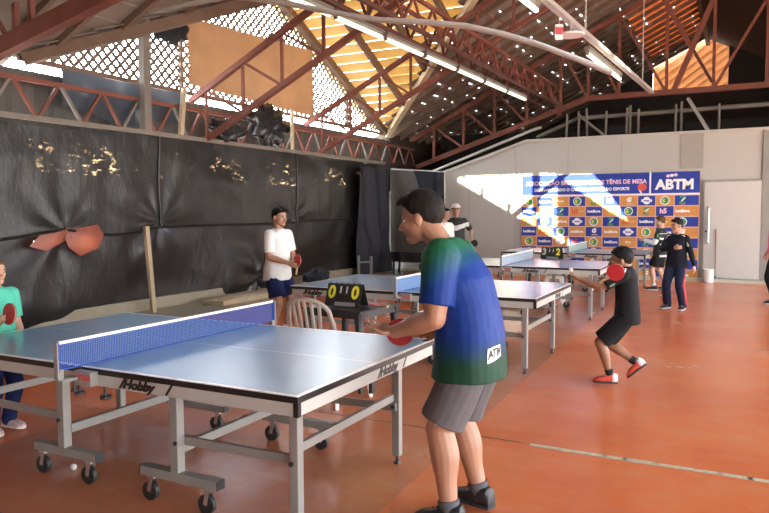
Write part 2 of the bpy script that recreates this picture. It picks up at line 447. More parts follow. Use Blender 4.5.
# right slope: unseen hole added and shaped to throw sunlight on the back wall
def rr_z(x): return main_z(RIDGE)+.04-.49*(x-RIDGE)
def inside(x, z, P):
    c = False
    for i in range(len(P)):
        (x1, z1), (x2, z2) = P[i], P[i-1]
        if (z1 > z) != (z2 > z) and x < (x2-x1)*(z-z1)/(z2-z1)+x1: c = not c
    return c
SUN_POLY = [(-3.95, 2.44), (-3.15, 2.44), (-2.88, 2.09), (-2.65, 1.81), (-2.33, 1.30), (-2.83, 1.60), (-3.19, 1.86), (-3.59, 2.11)]  # part of the sun patch outline that the added hole follows
def sun_hole(x, y):
    """is the sheet missing at roof point (x, y)? followed down the sun's direction to the back wall"""
    d = 16.70-y; X = x+SUN_K*d; z = rr_z(x)-SUN_M*d
    L = 2.50-.58*(X+6.4)
    if z < 2.47+.022*math.sin(X*46) and z > L and -6.4 < X < -3.97+.02*math.sin(z*46):
        return not (-4.58 < X < -4.38 and z > 1.5)
    if L-.21 < z < L-.055 and -6.5 < X < -3.5 and ((X+6.5) % .70) < .60: return True
    return z < 2.45+.02*math.sin(X*46) and inside(X, z, SUN_POLY)
cx0, cx1, cy0, cy1, cs = -1.0, 3.4, 4.2, 8.4, .02
mb = MB(); nx, ny = int(round((cx1-cx0)/cs)), int(round((cy1-cy0)/cs))
mb.v = [(cx0+i*cs, cy0+j*cs, rr_z(cx0+i*cs)) for j in range(ny+1) for i in range(nx+1)]
for j in range(ny):
    for i in range(nx):
        if not sun_hole(cx0+(i+.5)*cs, cy0+(j+.5)*cs):
            a = j*(nx+1)+i; mb.f.append((a, a+1, a+nx+2, a+nx+1)); mb.m.append(0)
for xa, xb, ya, yb in ((RIDGE-.02, 7.2, -6.2, cy0), (RIDGE-.02, 7.2, cy1, 27.2), (RIDGE-.02, cx0, cy0, cy1), (cx1, 7.2, cy0, cy1)):
    mb.add([(xa, ya, rr_z(xa)), (xb, ya, rr_z(xb)), (xb, yb, rr_z(xb)), (xa, yb, rr_z(xa))], [(0, 1, 2, 3)])
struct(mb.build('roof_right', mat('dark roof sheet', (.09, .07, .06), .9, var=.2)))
mb = MB(); mb.bar((RIDGE, -6, main_z(RIDGE)-.12), (RIDGE, 27, main_z(RIDGE)-.12), .12, .2); struct(mb.build('trim_6', M_wood))

# ---- gable screen: timber lattice in the triangle above the left wall
def clip_seg(p, d, tri):
    t0, t1 = -99, 99
    for i in range(3):
        a, b = V(tri[i]), V(tri[(i+1) % 3]); n = V((-(b-a).y, (b-a).x))
        den = n.dot(d); num = n.dot(a-p)
        if abs(den) < 1e-9:
            if n.dot(p-a) < 0: return None
            continue
        t = num/den
        if den > 0: t0 = max(t0, t)
        else: t1 = min(t1, t)
    return (t0, t1) if t1-t0 > .06 else None
tri = [(GY0+.15, GB+.06), (GY1-.15, GB+.06), (GYM, GB+GS*(GYM-GY0)-.02)]
mb = MB(); sp_ = .125
for sgn, xo in ((1, 0), (-1, .014)):
    d = V((1, sgn)).normalized(); nrm = V((-d.y, d.x))
    for k in range(-150, 150):
        p = V((GYM, 5.0))+nrm*(k*sp_)
        r = clip_seg(p, d, tri)
        if r:
            a, b = p+d*r[0], p+d*r[1]
            mb.bar((-8.95+xo, a.x, a.y), (-8.95+xo, b.x, b.y), .014, .052, up=(0, -d.y, d.x))
M_lat = mat('weathered lattice slats', (.17, .13, .10), .8, var=.2)
lt = thing('lattice_screen', 'diagonal timber lattice filling the bright gable above the left wall', 'lattice screen', (-8.95, GYM, GB))
o = mb.build('slats', M_lat, lt); o.location = (8.95, -GYM, -GB)
fr = MB(); fr.bar((0, GY0-GYM, .02), (0, GY1-GYM, .02), .06, .07); fr.build('sill_rail', M_wood, lt)
for xx in (-2.4, 1.75, 3.4):
    b = MB(); b.bar((.05, xx, 0), (.05, xx, GS*(GYM-GY0-abs(xx))), .06, .06); b.build('stud', M_wood, lt)

# ================================================================ STEELWORK
def lattice_truss(name, label, y, xb, zb, xt, zt, slope, x_end, n, mtl, group, th=.075):
    t = thing(name, label, 'roof truss', (xb, y, zb), group=group)
    def L(x, z): return (x-xb, 0, z-zb)
    bz = lambda x: zb+slope*(x-xb); tz = lambda x: zt+slope*(x-xt)
    b = MB(); b.bar(L(xb, zb), L(x_end, bz(x_end)), th, th); b.build('bottom_chord', mtl, t)
    b = MB(); b.bar(L(xt, zt), L(x_end, tz(x_end)), th, th); b.build('top_chord', mtl, t)
    step = (x_end-xb)/n
    for i in range(n):
        x0 = xb+.12+i*step
        b = MB(); b.bar(L(x0, bz(x0)), L(x0, tz(x0)), .045, .045); b.build('web_post', mtl, t)
        b = MB(); b.bar(L(x0, tz(x0)), L(x0+step, bz(x0+step)), .04, .04); b.build('web_diagonal', mtl, t)
    return t
lattice_truss('roof_truss', 'slim red steel lattice rafter rising in front of the brown tarp', 9.45, -8.5, 2.80, -8.76, 3.53, .485, RIDGE, 9, M_red, 'sloping lattice rafters', .09)
lattice_truss('roof_truss', 'slim red steel lattice rafter behind the fluorescent tubes, beyond the tarp', 13.2, -8.5, 2.87, -8.83, 3.53, .49, RIDGE, 10, M_red, 'sloping lattice rafters', .09)
# nearest truss: heavy chord
t = thing('roof_truss', 'heavy red roof beam in the top left corner, nearest of all', 'roof truss', (-8.5, 5.7, 3.60))
b = MB(); b.bar((-.1, 0, .03), (7.43, 0, 1.53), .14, .21); b.build('bottom_chord', M_red, t)
b = MB(); b.bar((-.3, 0, .95), (7.43, 0, 3.80), .09, .1); b.build('top_chord', M_red, t)
for xx in (.40, .70, 1.7, 2.7, 3.7, 4.8, 6.0):
    b = MB(); b.bar((xx, 0, .06+.2*xx), (xx, 0, 1.0+.38*xx), .065, .065); b.build('web_post', M_red, t)
for xx in (.02, 1.7, 3.7):
    b = MB(); b.bar((xx-.42, 0, 1.0), (xx+.22, 0, .16+.2*xx), .045, .045); b.build('web_diagonal', M_red, t)
# end truss with a raised level tie, over the back wall
TY = 18.4
t = thing('roof_truss', 'large red truss with level middle tie above the pale back wall', 'roof truss', (RIDGE, TY, 4.44))
def L4(x, z): return (x-RIDGE, 0, z-4.44)
kx = -3.60
half = [(-8.45, 2.85), (kx, 4.44)]
b4 = lambda x: 4.44 if abs(x-RIDGE) <= RIDGE-kx else 2.85+(min(x, 2*RIDGE-x)+8.45)*(4.44-2.85)/(kx+8.45)
t4 = lambda x: 3.70+.49*(min(x, 2*RIDGE-x)+8.45)
for s_, nm in ((1, 'left'), (-1, 'right')):
    m_ = lambda x: x if s_ > 0 else 2*RIDGE-x
    b = MB(); b.bar(L4(m_(-8.45), 2.85), L4(m_(kx), 4.44), .10, .13); b.build('sloping_tie', M_red, t)
    b = MB(); b.bar(L4(m_(-8.6), t4(-8.6)), L4(RIDGE, t4(RIDGE)), .10, .12); b.build('top_chord', M_red, t)
    xs = [-7.9, -7.0, -6.1, -5.2, -4.3, kx, -2.84, -1.73]
    for i, xx in enumerate(xs):
        b = MB(); b.bar(L4(m_(xx), b4(xx)), L4(m_(xx), t4(xx)), .07, .07); b.build('web_post', M_red, t)
        if i < len(xs)-1:
            b = MB()
            if i < 4: b.bar(L4(m_(xx), t4(xx)), L4(m_(xs[i+1]), b4(xs[i+1])), .06, .06)
            else: b.bar(L4(m_(xx), t4(xx)), L4(m_(xs[i+1]), b4(xs[i+1])), .065, .065)
            b.build('web_diagonal', M_red, t)
b = MB(); b.bar(L4(kx, 4.44), L4(2*RIDGE-kx, 4.44), .11, .13); b.build('level_tie', M_red, t)
b = MB(); b.bar(L4(-1.57, 4.46), L4(-.60, 6.85), .12, .12); b.build('cross_brace', M_red, t)
b = MB(); b.bar(L4(-1.85, 6.75), L4(-1.20, 5.48), .11, .11); b.build('cross_brace', M_red, t)
b = MB(); b.bar(L4(-1.20, 5.50), L4(-.72, 4.60), .07, .07); b.build('cross_brace', M_red_dk, t)

# lattice girder along the top of the left wall
g = thing('lattice_girder', 'long low red lattice girder running above the black curtain wall', 'girder', (-8.55, -1.0, 2.86))
b = MB(); b.bar((0, 0, 0), (0, 19.4, 0), .06, .06); b.build('bottom_chord', M_red_dk, g)
b = MB(); b.bar((0, 0, .50), (0, 19.4, .50), .06, .06); b.build('top_chord', M_red, g)
y = .1; i = 0
while y < 19.2:
    b = MB()
    if i % 2 == 0: b.bar((0, y, .02), (0, y+.32, .49), .04, .04)
    else: b.bar((0, y, .49), (0, y+.32, .02), .04, .04)
    b.build('web_strut', M_red if i % 3 else M_greywood, g); y += .36; i += 1
# lattice girder running down the hall under the roof
g = thing('lattice_girder', 'dense red lattice girder running down the hall above the long tube row', 'girder', (-4.75, 2.0, 4.34))
for dx in (-.2, .2):
    b = MB(); b.bar((dx, 0, 0), (dx*1.0+.15, 16.3, 0), .05, .06); b.build('bottom_chord', M_red_dk, g)
    b = MB(); b.bar((dx, 0, .46), (dx+.15, 16.3, .46), .05, .06); b.build('top_chord', M_red, g)
y = .1; i = 0
while y < 16.0:
    for dx in (-.2, .2):
        b = MB(); xx = dx+.15*y/16.3
        b.bar((xx, y, .02 if (i+(dx > 0)) % 2 else .45), (xx, y+.36, .45 if (i+(dx > 0)) % 2 else .02), .035, .035)
        b.build('web_strut', M_red_dk if dx < 0 else M_red, g)
    y += .36; i += 1
b = MB(); b.bar((.15, 16.3, .45), (.42, 16.45, -.75+.45), .10, .12); b.build('end_strut', M_red, g)

# pipes
ar = thing('bent_pipe', 'pale pipe bowing in a long arch under the roof', 'pipe', (-2.95, 5.5, 3.3))
def onY(px, py, Y):
    d = _f + _r*((px-384.5)/F_PX) - _u*((py-256.5)/F_PX)
    return V((0, 0, CAM_H)) + d*(Y/d.y)
def onZ(px, py, z):
    d = _f + _r*((px-384.5)/F_PX) - _u*((py-256.5)/F_PX)
    return V((0, 0, CAM_H)) + d*((z-CAM_H)/d.z)
ctrl = [(-4.42, 4.46), (-4.29, 4.42), (-3.60, 4.39), (-2.93, 4.31)]
pts = []
arc = [(150, 12), (230, -4), (290, 4), (335, 13), (380, 20), (425, 22), (466, 26), (503, 34), (540, 45), (580, 60), (612, 73)]
for i, (x, y) in enumerate(arc): pts.append(onY(x, y, (8.2+i*.15)*.64)-V((-2.95, 5.5, 3.3)))
b = MB(); b.tube(pts, .026, 10); b.build('pipe', M_galv, ar, True)
rail = thing('conduit_rail', 'straight metal lighting rail above the two right hand tubes', 'rail', (-2.2, 7.2, 4.02))
b = MB(); r0, r1 = onZ(546, 0, 4.02), onZ(652, 92, 4.02); rl = V((-2.2, 7.2, 4.02)); b.bar(r0-rl-(r1-r0)*.5, r1-rl, .085, .06); b.build('channel', M_galv, rail)
for yy in (.25, .85):
    b = MB(); hp_ = r0.lerp(r1, yy)-rl; b.cyl(hp_, hp_+V((0, 0, 2.2)), .012, 6); b.build('hanger', M_galv, rail)

# fluorescent tubes
M_tube = mat('lit fluorescent tube', (.9, .9, .8), .4, emit=(1.0, .98, .74), estr=.62)
M_lampbody = mat('lamp batten', (.16, .14, .12), .6)
def make_lamp(L, label, loc, rz, group):
    t = thing('fluorescent_lamp', label, 'lamp', loc, rz, group)
    b = MB(); b.tube([(0, -L/2+.03, -.02), (0, L/2-.03, -.02)], .031, 12); b.build('tube', M_tube, t, True)
    b = MB(); b.box((0, 0, .06), (.09, L, .05)); b.build('batten', M_lampbody, t)
    for s in (-1, 1):
        b = MB(); b.box((0, s*(L/2-.02), .005), (.05, .03, .09)); b.build('lamp_holder', M_lampbody, t)
    return t
ord_ = ['farthest tube of the long lit row, ending by the end truss', 'second tube from the far end of the long lit row', 'third tube from the far end of the long lit row',
        'fourth tube from the far end of the long lit row', 'fifth tube from the far end of the long lit row', 'sixth tube of the long lit row, in front of the arched pipe', 'nearest tube in view of the long lit row at the top edge']
l0 = None
for i in range(7):
    yy = 15.55-1.36*i; xx = -4.63-.040*(15.55-yy)
    if l0 is None: l0 = make_lamp(1.26, ord_[0], (xx, yy, 4.2), -.040, 'long row of fluorescent tubes')
    else: dup(l0, (xx, yy, 4.2), -.040, ord_[i])
a_, b_ = onZ(587, 52, 3.9), onZ(620, 78, 3.9)
LL = (b_-a_).length
rz = -math.atan2((b_-a_).x, (b_-a_).y)
make_lamp(LL, 'single lit tube hung under the rail near the level truss tie', (a_+b_)/2, rz, 'tubes under the rail')
c_ = onZ(537, 9, 3.9); make_lamp(LL, 'lit tube under the rail cut by the top edge of the photo', c_-(b_-a_).normalized()*LL/2, rz, 'tubes under the rail')
# disc and tag on the rail
p = onZ(571, 35, 3.80)
t = thing('ceiling_disc', 'round white plate hanging below the lighting rail', 'plate', p)
b = MB(); b.cyl((0, 0, -.012), (0, 0, .012), .17, 24); b.build('disc', M_white, t, True)
b = MB(); b.cyl((0, 0, .01), (0, 0, .16), .012, 6); b.build('hanger', M_galv, t)
p = onZ(559, 32, 3.8)
t = thing('hanging_sign', 'small red and white sign hanging beside the lighting rail', 'sign', p, .5)
b = MB(); b.box((0, 0, 0), (.10, .01, .19), mi=0); b.box((0, 0, .015), (.096, .014, .09), mi=1); b.build('board', [M_white, mat('sign red', (.5, .05, .05), .5)], t)
b = MB(); b.cyl((0, 0, .09), (0, 0, .24), .006, 6); b.build('cord', M_galv, t)

# poles and beams in the dark above the back wall
M_pole = mat('dusty pole', (.16, .135, .11), .7, var=.2)
t = thing('scaffold_rail', 'long pale pipe lying level behind the top of the back wall', 'pipe', (-1.5, 17.6, 3.85))
b = MB(); b.tube([(-3.2, 0, -.42), (-2.2, 0, 0.0), (0, 0, .02), (3.2, 0, .06)], .05, 8); b.build('pipe', M_pole, t, True)
pl = [(-4.0, .1), (-3.62, .0), (-3.35, -.08), (-3.0, .03), (-2.55, .06), (-2.42, .0), (-2.28, .05), (-1.42, .0), (-1.32, .02), (-.52, 0)]
for i, (xx, lean) in enumerate(pl):
    t = thing('leaning_pole', 'thin pole standing in the dark behind the back wall top', 'pole', (xx, 17.3, 0), group='poles behind the back wall')
    b = MB(); b.cyl((0, 0, 0), (lean, .1, 3.95+.05*(i % 3)), .028, 8); b.build('shaft', M_pole, t, True)
t = thing('brace_pole', 'pale slanting pole leaning over the top of the back wall near the door', 'pole', (-.75, 16.95, 3.1))
b = MB(); b.cyl((.05, -.10, .18), (-.42, .5, 1.02), .04, 8); b.build('shaft', M_galv, t, True)
t = thing('brace_pole', 'dark slanting pole behind the wall above the middle of the banner', 'pole', (-3.0, 16.80, 3.31))
b = MB(); b.cyl((.1, 0, 0), (-.55, .18, .55), .03, 8); b.build('shaft', M_pole, t, True)
b = MB(); b.box((-1, 19.3, 1.9), (14, .1, 3.8)); struct(b.build('wall_far_partition', mat('dark boarded partition', (.016, .013, .012), .95)))
# sloping pipes along the left shoulder of the back wall
t = thing('shoulder_pipe', 'thin pale pipe sloping up beside the shoulder of the back wall', 'pipe', (-7.0, 16.85, 2.55))
b = MB(); b.tube([(-.6, 0, -.05), (2.35, .0, .98), (2.6, 0, 1.05)], .035, 8); b.build('pipe', M_galv, t, True)
# ================================================================ CURTAIN WALL, TARPS, CLOTHS
def curtain_mat(name, c, mask, tint=(1.0, .62, .30), band=(2.12, 2.56)):
    m, nt, b = nodes_of(name)
    vec, xyz = objxyz(nt)
    f = noise_n(nt, vec, 3.0, 6)
    nt.links.new(mixc(nt, f, tuple(x*.8 for x in c), tuple(x*1.25 for x in c)), b.inputs['Base Color'])
    b.inputs['Roughness'].default_value = .38; b.inputs['Specular IOR Level'].default_value = .45
    bp = nt.nodes.new('ShaderNodeBump'); bp.inputs['Strength'].default_value = .5; bp.inputs['Distance'].default_value = .03
    nt.links.new(noise_n(nt, vec, 5.0, 6, .6, (1, 1, .55)), bp.inputs['Height']); nt.links.new(bp.outputs[0], b.inputs['Normal'])
    tr = nt.nodes.new('ShaderNodeBsdfTranslucent'); tr.inputs['Color'].default_value = (*tint, 1)
    ms = nt.nodes.new('ShaderNodeMixShader'); nt.links.new(b.outputs[0], ms.inputs[1]); nt.links.new(tr.outputs[0], ms.inputs[2])
    big = noise_n(nt, vec, 1.1, 2, .5); fine = noise_n(nt, vec, 13, 5, .7, (1, .5, 1.3))
    r1 = nt.nodes.new('ShaderNodeMapRange'); r1.inputs['From Min'].default_value = .47; r1.inputs['From Max'].default_value = .56; nt.links.new(big, r1.inputs['Value'])
    r2 = nt.nodes.new('ShaderNodeMapRange'); r2.inputs['From Min'].default_value = .56; r2.inputs['From Max'].default_value = .76; nt.links.new(fine, r2.inputs['Value'])
    zb = math_n(nt, 'MULTIPLY', math_n(nt, 'GREATER_THAN', xyz[2], band[0]), math_n(nt, 'LESS_THAN', xyz[2], band[1]))
    w = math_n(nt, 'MULTIPLY', math_n(nt, 'MULTIPLY', r1.outputs[0], r2.outputs[0]), math_n(nt, 'MULTIPLY', zb, mask))
    nt.links.new(w, ms.inputs[0])
    nt.links.new(ms.outputs[0], nt.nodes['Material Output'].inputs['Surface'])
    return m
M_cur = curtain_mat('black plastic sheet', (.013, .013, .012), .3)
M_cur_low = curtain_mat('black plastic sheet lower', (.014, .013, .0125), 0.0)
M_navy = mat('navy black cloth', (.010, .012, .020), .75, var=.3)
M_greycloth = mat('dark grey cloth', (.085, .080, .074), .8, var=.12)
TEARS = [[(6.60, 1.25), (6.72, 1.30), (7.02, 1.34), (7.10, 1.24), (7.02, 1.10), (6.80, 1.03), (6.66, 1.12)], [(6.08, 1.18), (6.20, 1.24), (6.52, 1.27), (6.50, 1.21), (6.25, 1.15)]]
def sheet(name, label, y0, y1, z0, z1, fx, m, group=None, cat='plastic sheet', ny=90, nz=50, x0=-8.45, hemmed=0):
    mb = MB(); vs_ = []
    for j in range(nz+1):
        for i in range(ny+1):
            y = y0+(y1-y0)*i/ny; zt = z1(y) if callable(z1) else z1; zb = z0(y) if callable(z0) else z0
            z = zb+(zt-zb)*j/nz
            vs_.append((fx(y, z), y-y0, z))
    fs = []
    for j in range(nz):
        for i in range(ny):
            f = (j*(ny+1)+i, j*(ny+1)+i+1, (j+1)*(ny+1)+i+1, (j+1)*(ny+1)+i)
            cy, cz = sum(vs_[k][1] for k in f)/4+y0, sum(vs_[k][2] for k in f)/4
            if not any(inside(cy, cz, [(sum(q[0] for q in P)/len(P)+(p[0]-sum(q[0] for q in P)/len(P))*.8, sum(q[1] for q in P)/len(P)+(p[1]-sum(q[1] for q in P)/len(P))*.7) for p in P]) for P in TEARS): fs.append(f)
    mb.add(vs_, fs)
    o = mb.build(name, m, None, 'all'); o.location = (x0, y0, 0)
    if hemmed:
        b = MB(); b.tube([(fx(y0+(y1-y0)*i/60, z0(y0+(y1-y0)*i/60) if callable(z0) else z0)+.012, (y1-y0)*i/60, z0(y0+(y1-y0)*i/60) if callable(z0) else z0) for i in range(61)], .022, 8); b.build('hem', m, o, True)
        if hemmed > 1:
            b = MB(); b.tube([(fx(y1, z1(y1)*(1-i/30)+z0(y1)*i/30 if callable(z0) else z1(y1)*(1-i/30)+z0*i/30)+.01, y1-y0, z1(y1)*(1-i/30)+(z0(y1) if callable(z0) else z0)*i/30) for i in range(31)], .02, 8); b.build('side_seam', m, o, True)
    return tag(o, label, cat, group)
def folds(knots, amp=.05):
    """wrinkles that run into tied points"""
    def f(y, z):
        d = .05*noise.noise(V((y*.7, z*.9, 3.1)))+.02*noise.noise(V((y*2.1, z*2.6, 7)))
        for ky, kz, a, n in knots:
            dy, dz = y-ky, z-kz; r = math.hypot(dy, dz)
            if r < 2.2: d += a*math.sin(n*math.atan2(dz, dy)+noise.noise(V((dy, dz, ky)))*2)*min(1, r/.25)*math.exp(-r*1.8)
        return d
    return f
top = lambda y: 2.80+.05*math.sin(y*.8)+.02*math.sin(y*2.7)
k1 = [(8.35, 1.42, .028, 8), (6.55, 1.30, .026, 7), (12.2, 1.45, .015, 8)]
seam = lambda y: 1.40-.10*math.sin(max(0, min(1, (y-6.55)/1.8))*pi)*1-(.12 if y < 6.5 else 0)*min(1, (6.5-y)/1.0 if y < 6.5 else 0)
f1 = folds(k1)
sheet('plastic_sheet', 'large black plastic sheet at left end of curtain wall, upper row, light specks near top', 3.2, 8.36, lambda y: seam(y)-.06, top, lambda y, z: f1(y, z), M_cur, 'black sheets of the curtain wall', hemmed=2)
sheet('plastic_sheet', 'middle black plastic sheet of upper row, behind the boy in white', 8.34, 12.25, lambda y: seam(y)-.06, top, lambda y, z: f1(y, z)+.02, M_cur, 'black sheets of the curtain wall', hemmed=2)
sheet('plastic_sheet', 'upper black plastic sheet between the seam and the navy drape', 12.22, 16.0, lambda y: 1.38, top, lambda y, z: f1(y, z)-.02, M_cur, 'black sheets of the curtain wall', hemmed=1)
k2 = [(8.35, 1.42, .045, 6), (6.55, 1.30, .06, 5), (10.9, .3, .06, 6)]
f2 = folds(k2)
low = lambda y, z: f2(y, z)-.09+.10*math.exp(-((z-.35)/.4)**2)*math.sin(y*1.3)
sheet('plastic_sheet', 'lower black plastic sheet hanging behind the far end of the blue table', 3.2, 7.92, .02, lambda y: seam(y)+.03, low, M_cur_low, 'black sheets of the curtain wall')
sheet('plastic_sheet', 'lower black plastic sheet right of the pale post, swept toward the boy in white', 7.9, 12.1, .05, lambda y: seam(y)+.03, low, M_cur_low, 'black sheets of the curtain wall')
sheet('plastic_sheet', 'lower black plastic sheet behind the second table, beside the navy drape', 12.05, 16.0, .05, lambda y: 1.45, low, M_cur_low, 'black sheets of the curtain wall')
# tear with sunlit red cloth behind, at the tied knot
M_tear = translucent_mat('thin red lit film', (.24, .05, .025), .035, .4, (.85, .20, .07), .6, 7)
for nm, lab, pts in (('torn_patch', 'larger glowing red torn patch right of the tied knot in the sheets', [(6.60, 1.25), (6.72, 1.30), (7.02, 1.34), (7.10, 1.24), (7.02, 1.10), (6.80, 1.03), (6.66, 1.12)]),
                     ('torn_patch', 'narrow glowing red torn strip left of the tied knot in the sheets', [(6.08, 1.18), (6.20, 1.24), (6.52, 1.27), (6.50, 1.21), (6.25, 1.15)])):
    mb = MB(); cy = sum(p[0] for p in pts)/len(pts)
    cz_ = sum(p[1] for p in pts)/len(pts); pts = [(cy+(p[0]-cy)*1.4, cz_+(p[1]-cz_)*(1.45 if len(pts) > 5 else 2.6)) for p in pts]
    mb.add([(.0+.03*noise.noise(V((p[0]*5, p[1]*5, 0))), p[0]-cy, p[1]) for p in pts]+[(.03, 0, sum(p[1] for p in pts)/len(pts))], [(i, (i+1) % len(pts), len(pts)) for i in range(len(pts))])
    o = mb.build(nm, M_tear, None, True); o.location = (-8.40, cy, 0); tag(o, lab, 'torn sheet')
# knot cords
mb = MB()
for a in range(5): mb.tube([(0, 0, 0), (.03, .12*math.cos(a*1.3+.3), .12*math.sin(a*1.3+.3))], [.02, .006], 6)
o = mb.build('tied_knot', M_black, None, True); o.location = (-8.42, 6.55, 1.30); tag(o, 'black tied knot gathering the sheets beside the red tear', 'knot')
# top batten and posts
b = MB(); b.bar((0, 0, 0), (0, 15.2, 0), .05, .07); o = b.build('top_batten', M_greywood); o.location = (-8.37, 1.0, 2.83); tag(o, 'long thin grey batten along the top edge of the curtain wall', 'batten')
t = thing('timber_post', 'pale bare timber post standing against the lower black sheets', 'post', (-8.22, 7.90, 0))
b = MB(); b.bar((0, .05, 0), (0, -.06, 1.36), .06, .075); b.build('post', M_wood_pale, t)
t = thing('timber_post', 'thick grey timber post in front of the lattice, above the curtain wall', 'post', (-8.44, 8.10, 2.80))
b = MB(); b.bar((0, 0, 0), (0, .02, 2.15), .12, .14); b.build('post', M_greywood, t)
t = thing('timber_post', 'short pale stake leaning on the girder left of the brown tarp', 'post', (-8.42, 8.85, 2.86))
b = MB(); b.bar((0, 0, 0), (0, .10, .80), .06, .08); b.build('post', M_wood_pale, t)
t = thing('timber_post', 'thin pale stake behind the lattice rafter right of the crumpled plastic', 'post', (-8.42, 12.1, 2.86))
b = MB(); b.bar((0, 0, 0), (0, .0, .85), .05, .06); b.build('post', M_wood_pale, t)
# brown tarp hung over the lattice
M_tarp = translucent_mat('brown tarp', (.34, .18, .09), .055, .5, (.70, .36, .16), .4, 1.6)
def tx(y, z): return .05*noise.noise(V((y*.9, z*1.1, 2)))+.02*noise.noise(V((y*3, z*3, 5)))
ztop = lambda y: 5.02+.09*(y-9.45)/1.0*.6
sheet('brown_tarp', 'big brown tarp hung over the lattice in the bright gable', 9.45, 13.5, lambda y: 3.84-.02*(y-9.45), ztop, tx, M_tarp, None, 'tarp', 60, 30, -8.80)
# grey plastic flap under the lattice, left
M_film = translucent_mat('dusty grey film', (.035, .037, .042), .022, .3, (.45, .5, .6), .5, 4)
sheet('plastic_film', 'dusty grey plastic film hanging below the lattice left of the grey post', 6.75, 9.2, lambda y: 3.02+.08*math.sin(y*3), 3.62, lambda y, z: .06*noise.noise(V((y*2, z*3, 1))), M_film, None, 'plastic sheet', 40, 16, -8.66)
# crumpled black plastic bundles
def crumple(name, label, loc, r, seed, m=None):
    mb = MB(); mb.ell((0, 0, 0), r, None, 40, 26)
    out = []
    for v in mb.v:
        p = V(v); n = noise.noise(V((p.x*5+seed, p.y*5, p.z*4)))+.6*noise.noise(V((p.x*13, p.y*13+seed, p.z*9)))
        out.append(tuple(p*(1+.45*n)))
    mb.v = out
    o = mb.build(name, m or mat('crumpled black plastic', (.02, .021, .024), .22), None, 'all'); o.location = loc
    return tag(o, label, 'plastic bundle')
crumple('plastic_bundle', 'shiny crumpled black plastic stuffed above the girder, right of the tarp post', (-8.38, 11.25, 3.26), (.09, .60, .36), 1)
crumple('plastic_bundle', 'crumpled dark plastic heaped on the girder left of the shiny bundle', (-8.38, 10.0, 3.06), (.08, .55, .20), 4)
crumple('plastic_bundle', 'black cloth bundle caught on the lattice beside the tarp corner', (-8.72, 8.95, 4.72), (.08, .42, .27), 9, M_navy)
# navy drape and cloth covered corner frame
def nx(y, z): return .05*math.sin(y*9+z*.9)+.05*math.sin(y*4.3-z*1.3)*(1.2-z/2.8)+.12*math.exp(-((z-.75)/.35)**2)*math.sin((y-14.6)*2.2)
sheet('navy_drape', 'dark navy cloth drape hanging in folds beside the corner frame', 14.55, 16.2, .005, 2.66, nx, M_navy, None, 'drape', 70, 50, -8.22)
fr = thing('screen_frame', 'dark cloth covered screen frame in the far left corner', 'screen', (-7.40, 16.36, 0))
mb = MB()
for i, xx in enumerate((-.85, .66)): mb.cyl((xx, 0, 0), (xx, 0, 2.68-.12*i), .022, 8)
mb.cyl((-.85, 0, 2.68), (.66, 0, 2.56), .022, 8); mb.cyl((-.85, 0, .42), (.66, 0, .40), .018, 8)
mb.build('frame', M_galv, fr, True)
def cloth_xz(name, pts_top, pts_bot, m, dy, parent, amp=.02, n=30, seed=0):
    mb = MB(); vs_ = []
    for j in range(n+1):
        for i in range(n+1):
            u, v = i/n, j/n
            xt = pts_top[0][0]+(pts_top[1][0]-pts_top[0][0])*u; zt = pts_top[0][1]+(pts_top[1][1]-pts_top[0][1])*u
            xb = pts_bot[0][0]+(pts_bot[1][0]-pts_bot[0][0])*u; zb = pts_bot[0][1]+(pts_bot[1][1]-pts_bot[0][1])*u
            x, z = xt+(xb-xt)*v, zt+(zb-zt)*v
            vs_.append((x, dy+amp*math.sin(x*16+seed)+amp*noise.noise(V((x*4, z*4, seed))), z))
    mb.add(vs_, [(j*(n+1)+i, j*(n+1)+i+1, (j+1)*(n+1)+i+1, (j+1)*(n+1)+i) for j in range(n) for i in range(n)])
    return mb.build(name, m, parent, 'all')
cloth_xz('grey_cloth', ((-.85, 2.66), (.66, 2.54)), ((-.85, .44), (.66, .42)), M_greycloth, -.03, fr, .006)
cloth_xz('black_cloth', ((-.16, 2.62), (.68, 2.55)), ((.10, 1.75), (.68, 1.98)), M_navy, -.07, fr, .02, seed=2)
cloth_xz('black_cloth', ((.45, 2.5), (.68, 2.5)), ((.52, .6), (.68, .6)), M_navy, -.06, fr, .015, seed=5)
# low dark bench, metal stand, dark heap beneath the curtain
t = thing('low_bench', 'low black bench standing in front of the cloth screen', 'bench', (-7.30, 15.75, 0))
b = MB(); b.box((0, 0, .52), (1.2, .42, .05), bev=.01); b.build('seat', M_black, t)
for xx in (-.5, .5):
    for yy in (-.16, .16):
        b = MB(); b.bar((xx, yy, 0), (xx, yy, .5), .045); b.build('leg', M_black, t)
b = MB(); b.box((0, .16, .30), (1.0, .03, .06)); b.build('stretcher', M_black, t)
cl = cloth_xz('cloth_cover', ((-.6, .56), (.6, .56)), ((-.58, .30), (.6, .34)), M_black, -.23, t, .015, seed=3)
t = thing('metal_stand', 'small grey metal stand on the floor before the navy drape', 'stand', (-8.0, 14.35, 0))
for xx in (-.12, .22):
    b = MB(); b.bar((xx, 0, 0), (xx, 0, .52), .05); b.build('leg', M_greymetal, t)
b = MB(); b.bar((-.12, 0, .36), (.22, 0, .38), .04); b.build('crossbar', M_greymetal, t)
crumple('bag', 'black bag slumped on the concrete at the foot of the lower sheets', (-8.0, 12.3, .21), (.20, .40, .18), 14, M_navy)['category'] = 'bag'
b = MB(); b.box((0, 0, .04), (.5, 2.6, .08), bev=.01); o = b.build('timber_plank', M_wood_pale); o.location = (-7.95, 10.3, 0); tag(o, 'pale timber plank lying along the foot of the curtain behind the boy in white', 'plank')
